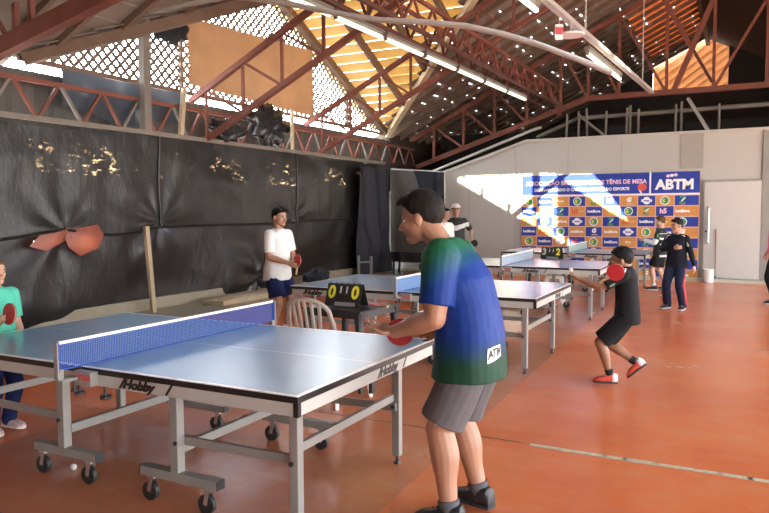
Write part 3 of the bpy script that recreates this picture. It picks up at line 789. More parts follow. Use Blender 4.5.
b = MB(); b.box((0, 0, .03), (.35, 2.4, .06), bev=.01); o = b.build('timber_plank', M_wood); o.location = (-7.85, 14.05, 0); tag(o, 'brown timber plank lying by the wall beyond the second table', 'plank')

# ================================================================ BANNER
BX0, BX1, BZ = -4.83, -.845, 2.42
bn = thing('sponsor_banner', 'wide blue and orange sponsor banner on the back wall', 'banner', (BX0, 16.69, .06))
M_bblue = mat('banner blue', (.020, .045, .30), .38, var=.08, scale=2, bump=.08, bscale=3)
M_borange = mat('banner orange', (.60, .27, .07), .38, var=.06, scale=2, bump=.08, bscale=3)
M_bline = mat('banner pink grid line', (.68, .42, .36), .4)
M_bwhite = mat('banner white print', (.80, .80, .80), .4)
M_bpink = mat('banner pink print', (.80, .50, .58), .4)
M_bgreen = mat('banner green print', (.05, .30, .12), .4)
M_byellow = mat('banner yellow print', (.75, .60, .10), .4)
M_bred = mat('banner red print', (.62, .09, .06), .4)
def bz(z): return z-.06
mb = MB()
wd = BX1-BX0
mb.box((wd/2, 0, (BZ-.06)/2), (wd, .012, BZ-.06), mi=2)
colx = [0]+[.386*i for i in range(1, 10)]+[wd]
rowh = .238; z_top = 1.905
for r in range(8):
    for c in range(10):
        zc = z_top-rowh*(r+.5)
        mb.box(((colx[c]+colx[c+1])/2, -.008, bz(zc)), (colx[c+1]-colx[c]-.022, .004, rowh-.022), mi=1 if (r+c) % 2 == 0 else 0)
div = 641-0
xdiv = wd-1.03
mb.box((xdiv/2, -.008, bz((1.95+BZ)/2)), (xdiv-.02, .004, BZ-1.95), mi=0)
mb.box((xdiv+.03+(wd-xdiv-.03)/2, -.008, bz((1.95+BZ)/2)), (wd-xdiv-.03, .004, BZ-1.95), mi=0)
mb.box((wd/2, -.008, bz(1.928)), (wd, .003, .03), mi=3); mb.box((xdiv+.01, -.008, bz((1.95+BZ)/2)), (.032, .003, BZ-1.95), mi=3)
mb.build('panel', [M_bblue, M_borange, M_bline, M_bwhite], bn)
FM = lambda x, z: frame_m((x, -.0125, bz(z)), (1, 0, 0), (0, 0, 1))
text_mesh('headline', 'ASSOCIAÇÃO BRUSQUENSE DE TÊNIS DE MESA', .135, M_bpink, bn, FM(1.50, 2.22), bold=.004, xs=.97)
text_mesh('motto', 'DESENVOLVENDO O CARÁTER ATRAVÉS DO ESPORTE', .095, M_bwhite, bn, FM(1.42, 2.06), bold=.004, xs=.94)
text_mesh('initials', 'ABTM', .30, M_bwhite, bn, FM(xdiv+.52, 2.13), bold=.014)
mb = MB()
mb.prism([(.10*math.cos(a), .085*math.sin(a)) for a in [2*pi*i/20 for i in range(20)]], (xdiv-.16, -.013, bz(2.09)), (1, 0, 0), (0, 0, 1), (0, 1, 0), .004, 0)
mb.prism([(-.03, -.14), (.0, -.14), (-.04, -.05), (-.08, -.05)], (xdiv-.16, -.0125, bz(2.09)), (1, 0, 0), (0, 0, 1), (0, 1, 0), .004, 1)
for q in range(3):
    mb.prism([(.04*math.cos(a)-.12+.08*q, .035*math.sin(a)+.01*q) for a in [2*pi*i/12 for i in range(12)]], (xdiv+.50, -.0125, bz(2.33)), (1, 0, 0), (0, 0, 1), (0, 1, 0), .003, 1 if q % 2 else 2)
mb.build('paddle_emblem', [M_bred, M_bwhite, M_bpink], bn)
# sponsor marks: one of each printed mark, repeated over the grid
def txt_proto(s, size, bold, shear=0):
    cu = bpy.data.curves.new('t', 'FONT'); cu.body = s; cu.size = size; cu.align_x = 'CENTER'; cu.align_y = 'CENTER'; cu.extrude = .001; cu.offset = bold; cu.shear = shear; cu.resolution_u = 2
    o = bpy.data.objects.new('tmp', cu); COL.objects.link(o); dg = bpy.context.evaluated_depsgraph_get(); dg.update()
    me = bpy.data.meshes.new_from_object(o.evaluated_get(dg)); bpy.data.objects.remove(o)
    r = ([v.co.copy() for v in me.vertices], [tuple(p.vertices) for p in me.polygons]); bpy.data.meshes.remove(me); return r
P_text = txt_proto('betiflore', .085, .005); P_h5 = txt_proto('h5', .15, .008); P_g = txt_proto('G', .13, .010, .2); P_badge = txt_proto('brava', .055, .003)
marks = MB()
def put(proto, x, z, mi, y=-.0125): marks.add([(x+v.x, y-v.z, z+v.y) for v in proto[0]], proto[1], mi)
def disc(x, z, r, mi, y, sx=1.0, n=18): marks.prism([(r*sx*math.cos(2*pi*i/n), r*math.sin(2*pi*i/n)) for i in range(n)], (x, y, z), (1, 0, 0), (0, 0, 1), (0, 1, 0), .002, mi)
def mark(kind, x, z):
    if kind == 'T': put(P_text, x, z, 0)
    elif kind == 'H': put(P_h5, x-.05, z, 3); marks.box((x+.09, -.0115, z), (.10, .001, .012), mi=4)
    elif kind == 'I': put(P_h5, x-.03, z, 4)
    elif kind == 'G': put(P_g, x, z+.02, 0); marks.box((x+.02, -.0115, z-.07), (.13, .001, .018), mi=4)
    elif kind == 'R':
        disc(x, z, .098, 0, -.0112); disc(x, z, .078, 2, -.0122); disc(x-.018, z, .045, 5, -.0132, .7); disc(x+.022, z+.01, .05, 1, -.0142, .6)
    elif kind == 'B':
        disc(x, z, .085, 0, -.0112); marks.box((x, -.0118, z), (.23, .002, .055), mi=0); put(P_badge, x, z, 6, -.0135)
    elif kind == 'A': put(P_badge, x, z+.01, 0); marks.box((x, -.0115, z-.035), (.12, .001, .012), mi=5)
    elif kind == 'Z':
        marks.prism([(-.055, .085), (.06, .095), (.065, .03), (-.02, -.055), (.065, -.05), (.05, -.085), (-.075, -.08), (-.07, -.04), (.01, .04), (-.06, .04)], (x, -.0115, z+.005), (1, 0, 0), (0, 0, 1), (0, 1, 0), .002, 1)
        marks.prism([(-.03, .0), (.045, .07), (.055, .05), (-.02, -.03)], (x, -.013, z), (1, 0, 0), (0, 0, 1), (0, 1, 0), .002, 0); marks.box((x, -.0115, z-.095), (.12, .001, .01), mi=3)
table_marks = ['RTARZIGBRZ', 'TBZHTARZIT', 'ZRTBRZHTAR', 'THRTGTBRTG', 'RTBHRTAZHB', 'BZTARHTRGT', 'HRGTBZRTAZ', 'TARZHTBGRT']
for r in range(8):
    for c in range(10):
        mark(table_marks[r][c], (colx[c]+colx[c+1])/2 - (.08 if c == 9 else 0), bz(z_top-rowh*(r+.5)))
marks.build('sponsor_marks', [M_bwhite, M_bgreen, M_bgreen, M_bred, M_bpink, M_byellow, M_bblue], bn)

# bin and stick by the door
t = thing('waste_bin', 'white cylindrical bin on the floor by the sliding door', 'bin', (-.62, 16.40, 0))
b = MB(); prof = [(.085, 0), (.10, .01), (.11, .29), (.102, .29), (.095, .02)]
rings = [[(r*math.cos(2*pi*k/20), r*math.sin(2*pi*k/20), z) for k in range(20)] for r, z in prof]; b.loft(rings); b.build('body', M_white, t, True)
b = MB(); b.tube([(.112*math.cos(2*pi*k/20), .112*math.sin(2*pi*k/20), .29) for k in range(20)], .007, 6, closed=True); b.build('rim', M_white, t, True)
t = thing('broom_stick', 'brown stick leaning upright against the door panel beside the white bin', 'stick', (-.49, 16.58, .07))
b = MB(); b.cyl((0, 0, 0), (-.01, .07, 1.08), .014, 8); b.build('shaft', mat('brown stick', (.28, .15, .10), .6), t, True)
b = MB(); b.cyl((0, 0, 0), (0, .004, .06), .020, 8); b.build('ferrule', M_black, t, True)
# ================================================================ TABLES
TL, TW, TH = 2.74, 1.525, .76
def top_material():
    m, nt, b = nodes_of('blue table surface')
    vec, xyz = objxyz(nt)
    n = noise_n(nt, vec, 9, 6, .6)
    blue = mixc(nt, n, (.040, .215, .390), (.055, .245, .430))
    ax = math_n(nt, 'ABSOLUTE', xyz[0]); ay = math_n(nt, 'ABSOLUTE', xyz[1])
    e1 = math_n(nt, 'GREATER_THAN', ax, TL/2-.021); e2 = math_n(nt, 'GREATER_THAN', ay, TW/2-.021); e3 = math_n(nt, 'LESS_THAN', ay, .0022)
    w = math_n(nt, 'MAXIMUM', math_n(nt, 'MAXIMUM', e1, e2), e3)
    up = math_n(nt, 'GREATER_THAN', xyz[2], TH-.004)
    nt.links.new(mixc(nt, math_n(nt, 'MULTIPLY', w, up), blue, (.80, .80, .78)), b.inputs['Base Color'])
    r = nt.nodes.new('ShaderNodeMapRange'); r.inputs['To Min'].default_value = .26; r.inputs['To Max'].default_value = .36
    nt.links.new(noise_n(nt, vec, 3, 5), r.inputs['Value']); nt.links.new(r.outputs[0], b.inputs['Roughness'])
    b.inputs['Specular IOR Level'].default_value = .9
    b.inputs['Coat Weight'].default_value = .7; b.inputs['Coat Roughness'].default_value = .22
    return m
M_top = top_material(); M_edge = mat('black table edge', (.012, .011, .011), .35)
M_capw = mat('sticker print', (.30, .31, .30), .6)
def table(label, loc, rz):
    t = thing('table_tennis_table', label, 'table tennis table', loc, rz, 'table tennis tables')
    Z0, Z1 = .667, .728
    for s in (-1, 1):
        b = MB(); xm = s*(TL/4+.003)
        b.box((xm, 0, TH-.0022), (TL/2-.006, TW, .0045), mi=0); b.box((xm, 0, TH-.019), (TL/2-.007, TW-.001, .031), mi=1)
        b.build('tabletop', [M_top, M_edge], t)
        b = MB(); yi = TW/2-.012
        for sy in (-1, 1): b.box((xm, sy*yi, (Z0+Z1)/2-.001), (TL/2-.03, .022, Z1-Z0))
        for xx in (s*.035, s*(TL/2-.014)): b.box((xx, 0, (Z0+Z1)/2-.001), (.022, TW-.03, Z1-Z0))
        for xx in (s*.45, s*.95): b.box((xx, 0, .70), (.03, TW-.05, .05))
        ap = b.build('apron', M_apron, t)
        for sy in (-1, 1):
            b = MB(); b.box((s*(TL/2-.009), sy*(TW/2-.009), (Z0+Z1)/2-.001), (.026, .026, Z1-Z0+.003)); b.build('corner_cap', M_edge, ap)
        # end legs with levelling feet
        for sy in (-1, 1):
            b = MB(); b.box((s*1.21, sy*.5475, .365), (.05, .05, .63), bev=.004); lg = b.build('leg', M_greymetal, t)
            b = MB(); b.cyl((s*1.21, sy*.5475, .014), (s*1.21, sy*.5475, .06), .009, 8); b.cyl((s*1.21, sy*.5475, 0), (s*1.21, sy*.5475, .016), .024, 12, .017); b.build('levelling_foot', M_black, lg, True)
            # undercarriage post, base beam, castors
            b = MB(); b.box((s*.445, sy*.55, .43), (.055, .055, .50), bev=.004); b.box((s*.445, sy*.55, .25), (.048, .048, .13)); b.build('post', M_greymetal, t)
            b = MB(); b.box(((s*.445+.02), sy*.55, .168), (.54, .06, .05), bev=.004); bb = b.build('base_beam', M_greymetal, t)
            for e in (-1, 1):
                b = MB(); b.box(((s*.445+.02)+e*.272, sy*.55, .168), (.006, .058, .048)); b.build('end_plug', M_black, bb)
            for e in (-1, 1):
                cx, cy = (s*.445+.02)+e*.20, sy*.55
                b = MB(); b.box((cx, cy, .137), (.05, .05, .014))
                for q in (-1, 1): b.bar((cx, cy+q*.019, .135), (cx-.02, cy+q*.019, .052), .024, .004, up=(0, 1, 0))
                cs = b.build('castor', M_chrome, t)
                b = MB(); b.cyl((cx-.02, cy-.014, .052), (cx-.02, cy+.014, .052), .052, 22); b.cyl((cx-.02, cy-.017, .052), (cx-.02, cy+.017, .052), .018, 12); b.build('wheel', M_rubber, cs, True)
            # longitudinal bar from undercarriage to end leg
            b = MB(); b.bar((s*.45, sy*.515, .355), (s*1.22, sy*.515, .365), .02, .045)
            b.build('side_bar', M_greymetal, t)
            b = MB(); b.cyl((s*1.20, sy*.50, .365), (s*1.20, sy*.585, .365), .012, 10); b.build('bolt', M_black, t, True)
            b = MB(); b.cyl((s*.46, sy*.50, .355), (s*.46, sy*.585, .355), .012, 10); b.build('bolt', M_black, t, True)
        b = MB(); b.bar((s*1.19, -.53, .42), (s*1.19, .53, .42), .022, .045); b.build('cross_bar', M_greymetal, t)
        b = MB(); b.bar((s*.42, -.53, .30), (s*.42, .53, .30), .03, .05); b.build('cross_bar', M_greymetal, t)
        b = MB(); b.cyl((s*.10, -TW/2+.05, .59), (s*.10, -TW/2+.05, .67), .008, 8); b.cyl((s*.10, -TW/2+.05, .585), (s*.10, -TW/2+.05, .60), .028, 14); b.build('height_adjuster', M_black, t, True)
        b = MB(); b.box((s*(TL/2-.05), .02, .63), (.02, .04, .09)); b.build('latch', M_black, t)
        # printed mark on the apron
        x0 = .44 if s > 0 else -1.03
        fm = frame_m((x0, -TW/2-.0025, .697), (1, 0, 0), (0, 0, 1))
        text_mesh('apron_mark', '/Hobby    /', .066, M_edge, t, fm, bold=.0035, shear=.35, xs=1.18)
    text_mesh('apron_mark', '/Hobby    /', .066, M_edge, t, frame_m((TL/2-.002, .17, .697), (0, 1, 0), (0, 0, 1)), bold=.0035, shear=.35, xs=1.15)
    b = MB(); b.box((.17, -TW/2-.0012, .695), (.11, .001, .035)); b.build('sticker', mat('pale sticker', (.45, .47, .44), .5), t)
    return t
TA = (-3.091, 3.249, 0)
tA = table('blue table tennis table nearest the camera, with the tall boy at its end', TA, 0)
dup(tA, (-3.045, 7.033, 0), .002, 'second table tennis table, the small boy in black plays at its end')
dup(tA, (-3.128, 10.647, 0), .016, 'third table tennis table, just behind the table of the small boy in black')
dup(tA, (-2.937, 14.224, 0), .004, 'farthest table tennis table, right in front of the sponsor banner')

def net(label, loc, rz, cs, cp, text=True):
    t = thing('table_tennis_net', label, 'net', loc, rz, 'table tennis nets')
    hw = TW/2+.1525; z0, z1 = TH+.004, TH+.1525
    b = MB()
    y = -hw+.006
    while y < hw:
        b.box((0, y, (z0+z1)/2), (.0016, .0034, z1-z0-.01)); y += .0115
    z = z0+.006
    while z < z1-.01:
        b.box((0, 0, z), (.0018, 2*hw-.01, .0034)); z += .0115
    b.build('netting', mat('net string '+str(cs), cs, .7), t)
    b = MB(); b.box((0, 0, z1-.004), (.006, 2*hw-.004, .016)); b.build('top_tape', mat('white net tape', (.82, .80, .74), .6), t)
    b = MB(); b.box((0, 0, z0+.002), (.004, 2*hw-.004, .006)); b.build('bottom_cord', mat('net cord', cp, .6), t)
    for s in (-1, 1):
        b = MB(); b.box((0, s*hw, (z0+z1)/2-.004), (.020, .012, z1-z0+.012), bev=.003); p = b.build('net_post', mat('net post '+str(cp), cp, .4), t)
        b = MB(); b.box((0, s*(hw+.010), (z0+z1)/2-.02), (.030, .008, z1-z0+.04), bev=.002); b.build('post_sleeve', M_greymetal, p)
        b = MB(); b.box((.0, s*(TW/2+.075), TH-.050), (.05, .15, .014)); b.box((.050, s*(TW/2+.030), TH-.052), (.135, .05, .075), bev=.004)
        b.box((-.005, s*(hw-.01), TH-.02), (.03, .03, .06))
        b.build('clamp', M_greymetal, t)
        b = MB(); b.cyl((.0, s*(TW/2+.06), TH-.055), (.0, s*(TW/2+.06), TH-.11), .008, 8); b.cyl((0, s*(TW/2+.06), TH-.12), (0, s*(TW/2+.06), TH-.108), .02, 12); b.build('clamp_screw', M_black, t, True)
    if text: text_mesh('clamp_mark', 'STIGA', .040, mat('clamp red', (.65, .07, .06), .5), t, frame_m((.062, -TW/2-.0565, TH-.045), (1, 0, 0), (0, 0, 1)), bold=.002, shear=.2)
    return t
net('deep blue net with white tape across the nearest table', TA, 0, (.03, .09, .36), (.02, .05, .30))
net('pale blue net on the second table, end hidden by the tall boy', (-3.045, 7.033, 0), .002, (.20, .34, .62), (.28, .36, .55))
net('pale grey blue net on the third table, in front of the far scoreboard', (-3.128, 10.647, 0), .016, (.42, .50, .58), (.05, .05, .06))
net('pale green net on the farthest table before the banner', (-2.937, 14.224, 0), .004, (.42, .58, .50), (.03, .03, .03))

# ---- small black plastic tables, flip scoreboards, white chairs
def plastic_table(label, loc, rz):
    t = thing('plastic_table', label, 'side table', loc, rz, 'black plastic tables')
    a = .33
    b = MB(); b.box((0, 0, .700), (2*a, 2*a, .022), bev=.009); top_ = b.build('tabletop', M_black, t)
    b = MB()
    for s in (-1, 1): b.box((s*(a-.02), 0, .665), (.014, 2*a-.06, .05)); b.box((0, s*(a-.02), .665), (2*a-.06, .014, .05))
    b.build('skirt', M_black, t)
    for sx in (-1, 1):
        for sy in (-1, 1):
            b = MB(); rings = []
            for z, r, o in ((.69, .055, .055), (.62, .036, .045), (.5, .028, .038), (0, .020, .010)):
                cx, cy = sx*(a-o), sy*(a-o)
                rings.append([(cx+r*q[0], cy+r*q[1], z) for q in ((-1, -.6), (-.6, -1), (.6, -1), (1, -.6), (1, .6), (.6, 1), (-.6, 1), (-1, .6))])
            b.loft(rings); b.build('leg', M_black, t)
    return t
pt = plastic_table('small black plastic table holding the scoreboard between the first two tables', (-3.19, 5.50, 0), -.10)
dup(pt, (-3.06, 12.42, 0), .05, 'small black plastic table holding the far scoreboard, behind the third table')
M_card = mat('black score card', (.02, .02, .02), .4); M_yel = mat('yellow score digit', (.75, .68, .04), .5)
def scoreboard(label, loc, rz, left, mid, right, cl, cr):
    t = thing('flip_scoreboard', label, 'scoreboard', loc, rz, 'flip scoreboards')
    w, h, dp = .365, .205, .085
    R = lambda s, u, v: V((u, s*(dp*(1-v/h*.93)), v))
    for s in (-1, 1):
        b = MB(); b.loft([[R(s, -w/2, .004), R(s, w/2, .004), R(s, w/2, h), R(s, -w/2, h)], [R(s, -w/2, .004)+V((0, s*.004, 0)), R(s, w/2, .004)+V((0, s*.004, 0)), R(s, w/2, h)+V((0, s*.004, 0)), R(s, -w/2, h)+V((0, s*.004, 0))]])
        b.build('panel', M_black, t)
    nv = V((0, -h, dp*.93)).normalized(); ux = V((1, 0, 0)); uy = V((0, dp*.93, h)).normalized()
    def P3(u, v, o): p = R(-1, u, v); return p+nv*(.005+o)
    for txt, u, cw, ch, size, m in ((left, -.122, .105, .150, .165, cl), (mid[0], -.032, .050, .075, .085, M_white), (mid[1], .032, .050, .075, .085, M_white), (right, .122, .105, .150, .165, cr)):
        vc = .122 if ch > .1 else .145
        b = MB(); c = P3(u, vc, .003); Rm_ = Matrix((ux, uy, ux.cross(uy))).transposed()
        b.box(c, (cw, ch, .003), Rm_); cd = b.build('score_card', M_card, t)
        fm = Matrix.Translation(c+ux.cross(uy)*.002) @ Rm_.to_4x4()
        text_mesh('digit', txt, size, m, cd, fm, bold=.006 if ch > .1 else .003, xs=.92)
        for q in (-1, 1):
            b = MB(); k = P3(u+q*cw*.28, h-.004, .002)
            b.tube([k+V((0, .012*math.cos(a), .014*math.sin(a))) for a in [2*pi*i/12 for i in range(12)]], .0026, 6, closed=True); b.build('binder_ring', M_black, t, True)
    b = MB(); c = P3(.03, .025, .002); b.box(c, (.21, .036, .003), Matrix((ux, uy, ux.cross(uy))).transposed()); b.build('label_strip', mat('silver label strip', (.35, .36, .38), .3, metal=.5), t)
    return t
scoreboard('flip scoreboard with two yellow zeros on the near black table', (-3.20, 5.42, .711), 0, '0', '11', '0', M_yel, M_yel)
scoreboard('flip scoreboard reading 3 and yellow 2, seen through the third table net', (-3.00, 12.30, .711), 0, '3', '11', '2', mat('pale score digit', (.62, .66, .50), .5), M_yel)
def plastic_chair(label, loc, rz):
    """local: sitter faces +y, backrest at -y"""
    t = thing('plastic_chair', label, 'chair', loc, rz)
    b = MB(); rings = []
    for yy, z, w in ((.22, .425, .20), (.20, .445, .215), (.0, .435, .215), (-.19, .43, .20), (-.215, .45, .19)):
        rings.append([(-w, yy, z), (-w*.5, yy, z-.008), (w*.5, yy, z-.008), (w, yy, z), (w, yy-.002, z-.022), (w*.5, yy-.002, z-.03), (-w*.5, yy-.002, z-.03), (-w, yy-.002, z-.022)])
    b.loft(rings); b.build('seat', M_white, t, True)
    def back_pt(u, z): return V((u, -.215-.20*(z-.44)-.05*(1-(u/.23)**2), z))
    b = MB()
    path = [back_pt(-.215, .44), back_pt(-.235, .58), back_pt(-.225, .70)]
    for i in range(13):
        a = pi-pi*i/12; path.append(back_pt(.215*math.cos(a), .74+.145*math.sin(a)**.8))
    path += [back_pt(.225, .70), back_pt(.235, .58), back_pt(.215, .44)]
    b.tube(path, .024, 8, flat=.45, up=(0, 1, 0)); b.build('back_frame', M_white, t, True)
    for u in (-.135, -.068, 0, .068, .135):
        b = MB(); zt = .74+.145*(1-(u/.215)**2)**.4
        b.tube([back_pt(u*.72, .45), back_pt(u*.9, .62), back_pt(u, zt)], [.015, .017, .02], 8, flat=.4, up=(0, 1, 0)); b.build('back_slat', M_white, t, True)
    for sx in (-1, 1):
        for sy in (-1, 1):
            b = MB(); b.tube([(sx*.195, sy*.19, .43), (sx*.215, sy*.215, .22), (sx*.235, sy*.24, 0)], [.032, .026, .022], 8, flat=.6); b.build('leg', M_white, t, True)
    return t
pc = plastic_chair('white plastic chair with slatted back beside the nearest table', (-3.03, 4.88, 0), -.10)
t = thing('plastic_stool', 'low white plastic stool glimpsed beneath the third table', 'stool', (-2.82, 11.75, 0), .3)
b = MB(); b.box((0, 0, .44), (.30, .30, .03), bev=.012); b.build('seat', M_white, t)
for sx in (-1, 1):
    for sy in (-1, 1):
        b = MB(); b.bar((sx*.12, sy*.12, .43), (sx*.15, sy*.15, 0), .06, .03); b.build('leg', M_white, t)

# ---- paddles and balls
M_rr = mat('red paddle rubber', (.50, .025, .035), .45); M_rb = mat('black paddle rubber', (.015, .015, .016), .5); M_ply = mat('paddle wood', (.50, .32, .16), .5)
def paddle(name_label, pos, axis, normal, front='red', group='paddles'):
    """pos = centre of the blade, axis = from handle to blade tip, normal = direction the front rubber faces"""
    a = V(axis).normalized(); n = V(normal); n = (n-a*n.dot(a)).normalized(); l = a.cross(n)
    R = Matrix((l, a, n)).transposed().to_4x4(); Mx = Matrix.Translation(V(pos)) @ R
    t = thing('table_tennis_paddle', name_label, 'paddle', V(pos), group=group, rot=R.to_euler())
    ol = []
    for i in range(28):
        th = -pi/2+2*pi*i/28
        ol.append((.075*math.cos(th)*(1 if math.sin(th) > -.6 else .96), .079*math.sin(th)))
    b = MB(); b.prism(ol, (0, 0, 0), (1, 0, 0), (0, 1, 0), (0, 0, 1), .006); b.build('blade', M_ply, t)
    cut = [(x*.985, max(y*.985, -.066)) for x, y in ol]
    mf, mk = (M_rr, M_rb) if front == 'red' else (M_rb, M_rr)
    b = MB(); b.prism(cut, (0, 0, .0052), (1, 0, 0), (0, 1, 0), (0, 0, 1), .004); b.build('front_rubber', mf, t)
    b = MB(); b.prism(cut, (0, 0, -.0052), (1, 0, 0), (0, 1, 0), (0, 0, 1), .004); b.build('back_rubber', mk, t)
    b = MB(); rings = []
    for y, w, d in ((-.066, .013, .006), (-.09, .0145, .011), (-.13, .0135, .0115), (-.17, .0165, .0125), (-.176, .015, .011)):
        rings.append([(w*math.cos(q), y, d*math.sin(q)) for q in [2*pi*k/12 for k in range(12)]])
    b.loft(rings); b.build('handle', M_ply, t, True)
    return t
paddle('red paddle lying on the black table beside the near scoreboard', (-2.96, 5.57, .7205), (-.9, .5, 0), (0, 0, 1))
M_ball = mat('white ball', (.80, .78, .72), .35)
def ball(label, pos):
    b = MB(); b.ell((0, 0, 0), (.02, .02, .02), None, 20, 14); o = b.build('table_tennis_ball', M_ball, None, 'all'); o.location = pos
    return tag(o, label, 'ball', 'balls')
ball('white ball on the floor between castors of the nearest table', (-3.60, 2.80, .02))
# ================================================================ PEOPLE
def skin_mat(name, c):
    m, nt, b = nodes_of(name)
    vec, xyz = objxyz(nt)
    f = noise_n(nt, vec, 14, 5); 
    nt.links.new(mixc(nt, f, tuple(x*.88 for x in c), (min(1, c[0]*1.10), c[1]*1.06, c[2]*1.04)), b.inputs['Base Color'])
    b.inputs['Roughness'].default_value = .48; b.inputs['Subsurface Weight'].default_value = .12
    b.inputs['Subsurface Radius'].default_value = (.02, .008, .004); b.inputs['Subsurface Scale'].default_value = .5
    return m
def hair_mat(name, c):
    m, nt, b = nodes_of(name)
    vec, xyz = objxyz(nt)
    f = noise_n(nt, vec, 60, 6, .6, (1, 1, .35))
    nt.links.new(mixc(nt, f, tuple(x*.5 for x in c), tuple(x*1.6 for x in c)), b.inputs['Base Color'])
    b.inputs['Roughness'].default_value = .6; b.inputs['Specular IOR Level'].default_value = .15
    bp = nt.nodes.new('ShaderNodeBump'); bp.inputs['Strength'].default_value = .7; bp.inputs['Distance'].default_value = .01
    nt.links.new(f, bp.inputs['Height']); nt.links.new(bp.outputs[0], b.inputs['Normal'])
    return m
def cloth(name, c, rough=.85, var=.1): return mat(name, c, rough, spec=.15, var=var, scale=8, bump=.25, bscale=25)
SK1 = skin_mat('tan skin', (.41, .215, .135)); SK2 = skin_mat('brown skin', (.30, .145, .085)); SK3 = skin_mat('light skin', (.56, .33, .23))
HB = hair_mat('black hair', (.010, .0085, .008)); HBR = hair_mat('brown hair', (.10, .055, .03)); HDB = hair_mat('dark brown hair', (.014, .011, .009))
M_eyew = mat('eye white', (.75, .72, .68), .3); M_iris = mat('dark iris', (.03, .018, .012), .2); M_lip = mat('lips', (.40, .15, .12), .5)
def ik(a, t, l1, l2, pole):
    a, t = V(a), V(t); d = t-a; L = min(d.length, (l1+l2)*.999); d.normalize(); t = a+d*L
    x = (l1*l1-l2*l2+L*L)/(2*L); hgt = math.sqrt(max(0, l1*l1-x*x))
    p = V(pole)-d*V(pole).dot(d); p.normalize()
    return a+d*x+p*hgt, t
def ring(c, ax, ay, a, b, n=20, pw=2.0):
    out = []
    for k in range(n):
        t = 2*pi*k/n; cx, sy = math.cos(t), math.sin(t)
        out.append(c+ax*(a*math.copysign(abs(cx)**(2/pw), cx))+ay*(b*math.copysign(abs(sy)**(2/pw), sy)))
    return out
def taper(mb, pts, rs, seg=14):
    """rounded tapering limb through points"""
    pts = [V(p) for p in pts]
    # smooth resample
    P, R = [], []
    for i in range(len(pts)-1):
        for k in range(6):
            u = k/6; P.append(pts[i].lerp(pts[i+1], u)); uu = u*u*(3-2*u); R.append(rs[i]*(1-uu)+rs[i+1]*uu)
    P.append(pts[-1]); R.append(rs[-1])
    for _ in range(2):
        Q = P[:]
        for i in range(1, len(P)-1): Q[i] = (P[i-1]+P[i]*2+P[i+1])/4
        P = Q
    mb.tube(P, R, seg)
    mb.ell(P[0], (R[0],)*3, None, 12, 8); mb.ell(P[-1], (R[-1],)*3, None, 12, 8)
def hand(mb, w, d, n, L, curl, thumb, spread=.10, thumb_close=.3):
    """w wrist, d direction of the fingers, n direction the palm faces, thumb = +-1 side"""
    d = V(d).normalized(); n = V(n); n = (n-d*n.dot(d)).normalized(); l = n.cross(d)*thumb   # l points to the thumb side
    palm = L*.50
    rings = []
    for u, a, b in ((-.08, .13, .105), (.15, .17, .11), (.6, .215, .10), (.95, .215, .085), (1.08, .18, .06)):
        rings.append(ring(V(w)+d*palm*u, l, n, L*a, L*b, 14, 2.6))
    mb.loft(rings)
    for i, (o, ln) in enumerate(((.155, .44), (.052, .50), (-.052, .46), (-.150, .36))):
        r = L*.047*(1 if i < 3 else .88)
        p = V(w)+d*palm*.90+l*L*o; dd = (d+l*o*spread*6).normalized(); pts = [V(w)+d*palm*.55+l*L*o*.8, p]; rr = [r, r*1.05]
        ang = 0; c = curl[i] if isinstance(curl, (list, tuple)) else curl
        for k, fr in enumerate((.45, .32, .23)):
            ang += c*(.9 if k == 0 else 1.1)
            v = dd*math.cos(ang)+n*math.sin(ang); p = p+v*L*ln*fr*1.02; pts.append(p); rr.append(r*(1-.13*(k+1)))
        mb.tube(pts, rr, 10); mb.ell(pts[-1], (rr[-1],)*3, None, 8, 6)
        for q, rq in zip(pts[1:-1], rr[1:-1]): mb.ell(q, (rq*1.02,)*3, None, 8, 6)
    # thumb leaves the side of the palm near its base
    p = V(w)+d*palm*.22+l*L*.13; v1 = (d*.62+l*.75+n*.30).normalized(); v2 = (d*.90+l*(.35-thumb_close)+n*(.25+thumb_close)).normalized()
    pts = [V(w)+d*palm*.12+l*L*.05, p, p+v1*L*.20, p+v1*L*.20+v2*L*.17, p+v1*L*.20+v2*L*.17+(v2+n*.15).normalized()*L*.11]
    rr = [L*.075, L*.072, L*.058, L*.052, L*.040]
    mb.tube(pts, rr, 10)
    for q, rq in zip(pts[1:], rr[1:]): mb.ell(q, (rq,)*3, None, 8, 6)

from mathutils.bvhtree import BVHTree
def decal(name, parent, target, M, w, h, m, nx=12, ny=8, off=.004, shape=None):
    """cloth print laid on a garment: a grid in frame M pressed onto the target surface"""
    me = target.data; bvh = BVHTree.FromPolygons([v.co.copy() for v in me.vertices], [tuple(p.vertices) for p in me.polygons])
    b = MB(); vv = []; 
    def pr(x, y, o):
        p = M @ V((x, y, 0)); q, n, i, dd = bvh.find_nearest(p); return q+n*o
    for lay in (off, off-.003):
        for j in range(ny+1):
            for i in range(nx+1): vv.append(pr((i/nx-.5)*w, (j/ny-.5)*h, lay))
    k = (nx+1)*(ny+1); fs = []
    for j in range(ny):
        for i in range(nx):
            a = j*(nx+1)+i; 
            if shape and not shape((i+.5)/nx-.5, (j+.5)/ny-.5): continue
            fs.append((a, a+1, a+nx+2, a+nx+1)); fs.append((k+a, k+a+nx+1, k+a+nx+2, k+a+1))
    b.add(vv, fs); o = b.build(name, m, parent, 'all')
    def warp(obj):
        for v in obj.data.vertices: v.co = pr(v.co.x, v.co.y, off+.002+v.co.z)
        return obj
    return o, warp
def kid_of(t, n): return [c for c in t.children if c.name.split('.')[0] == n][0]
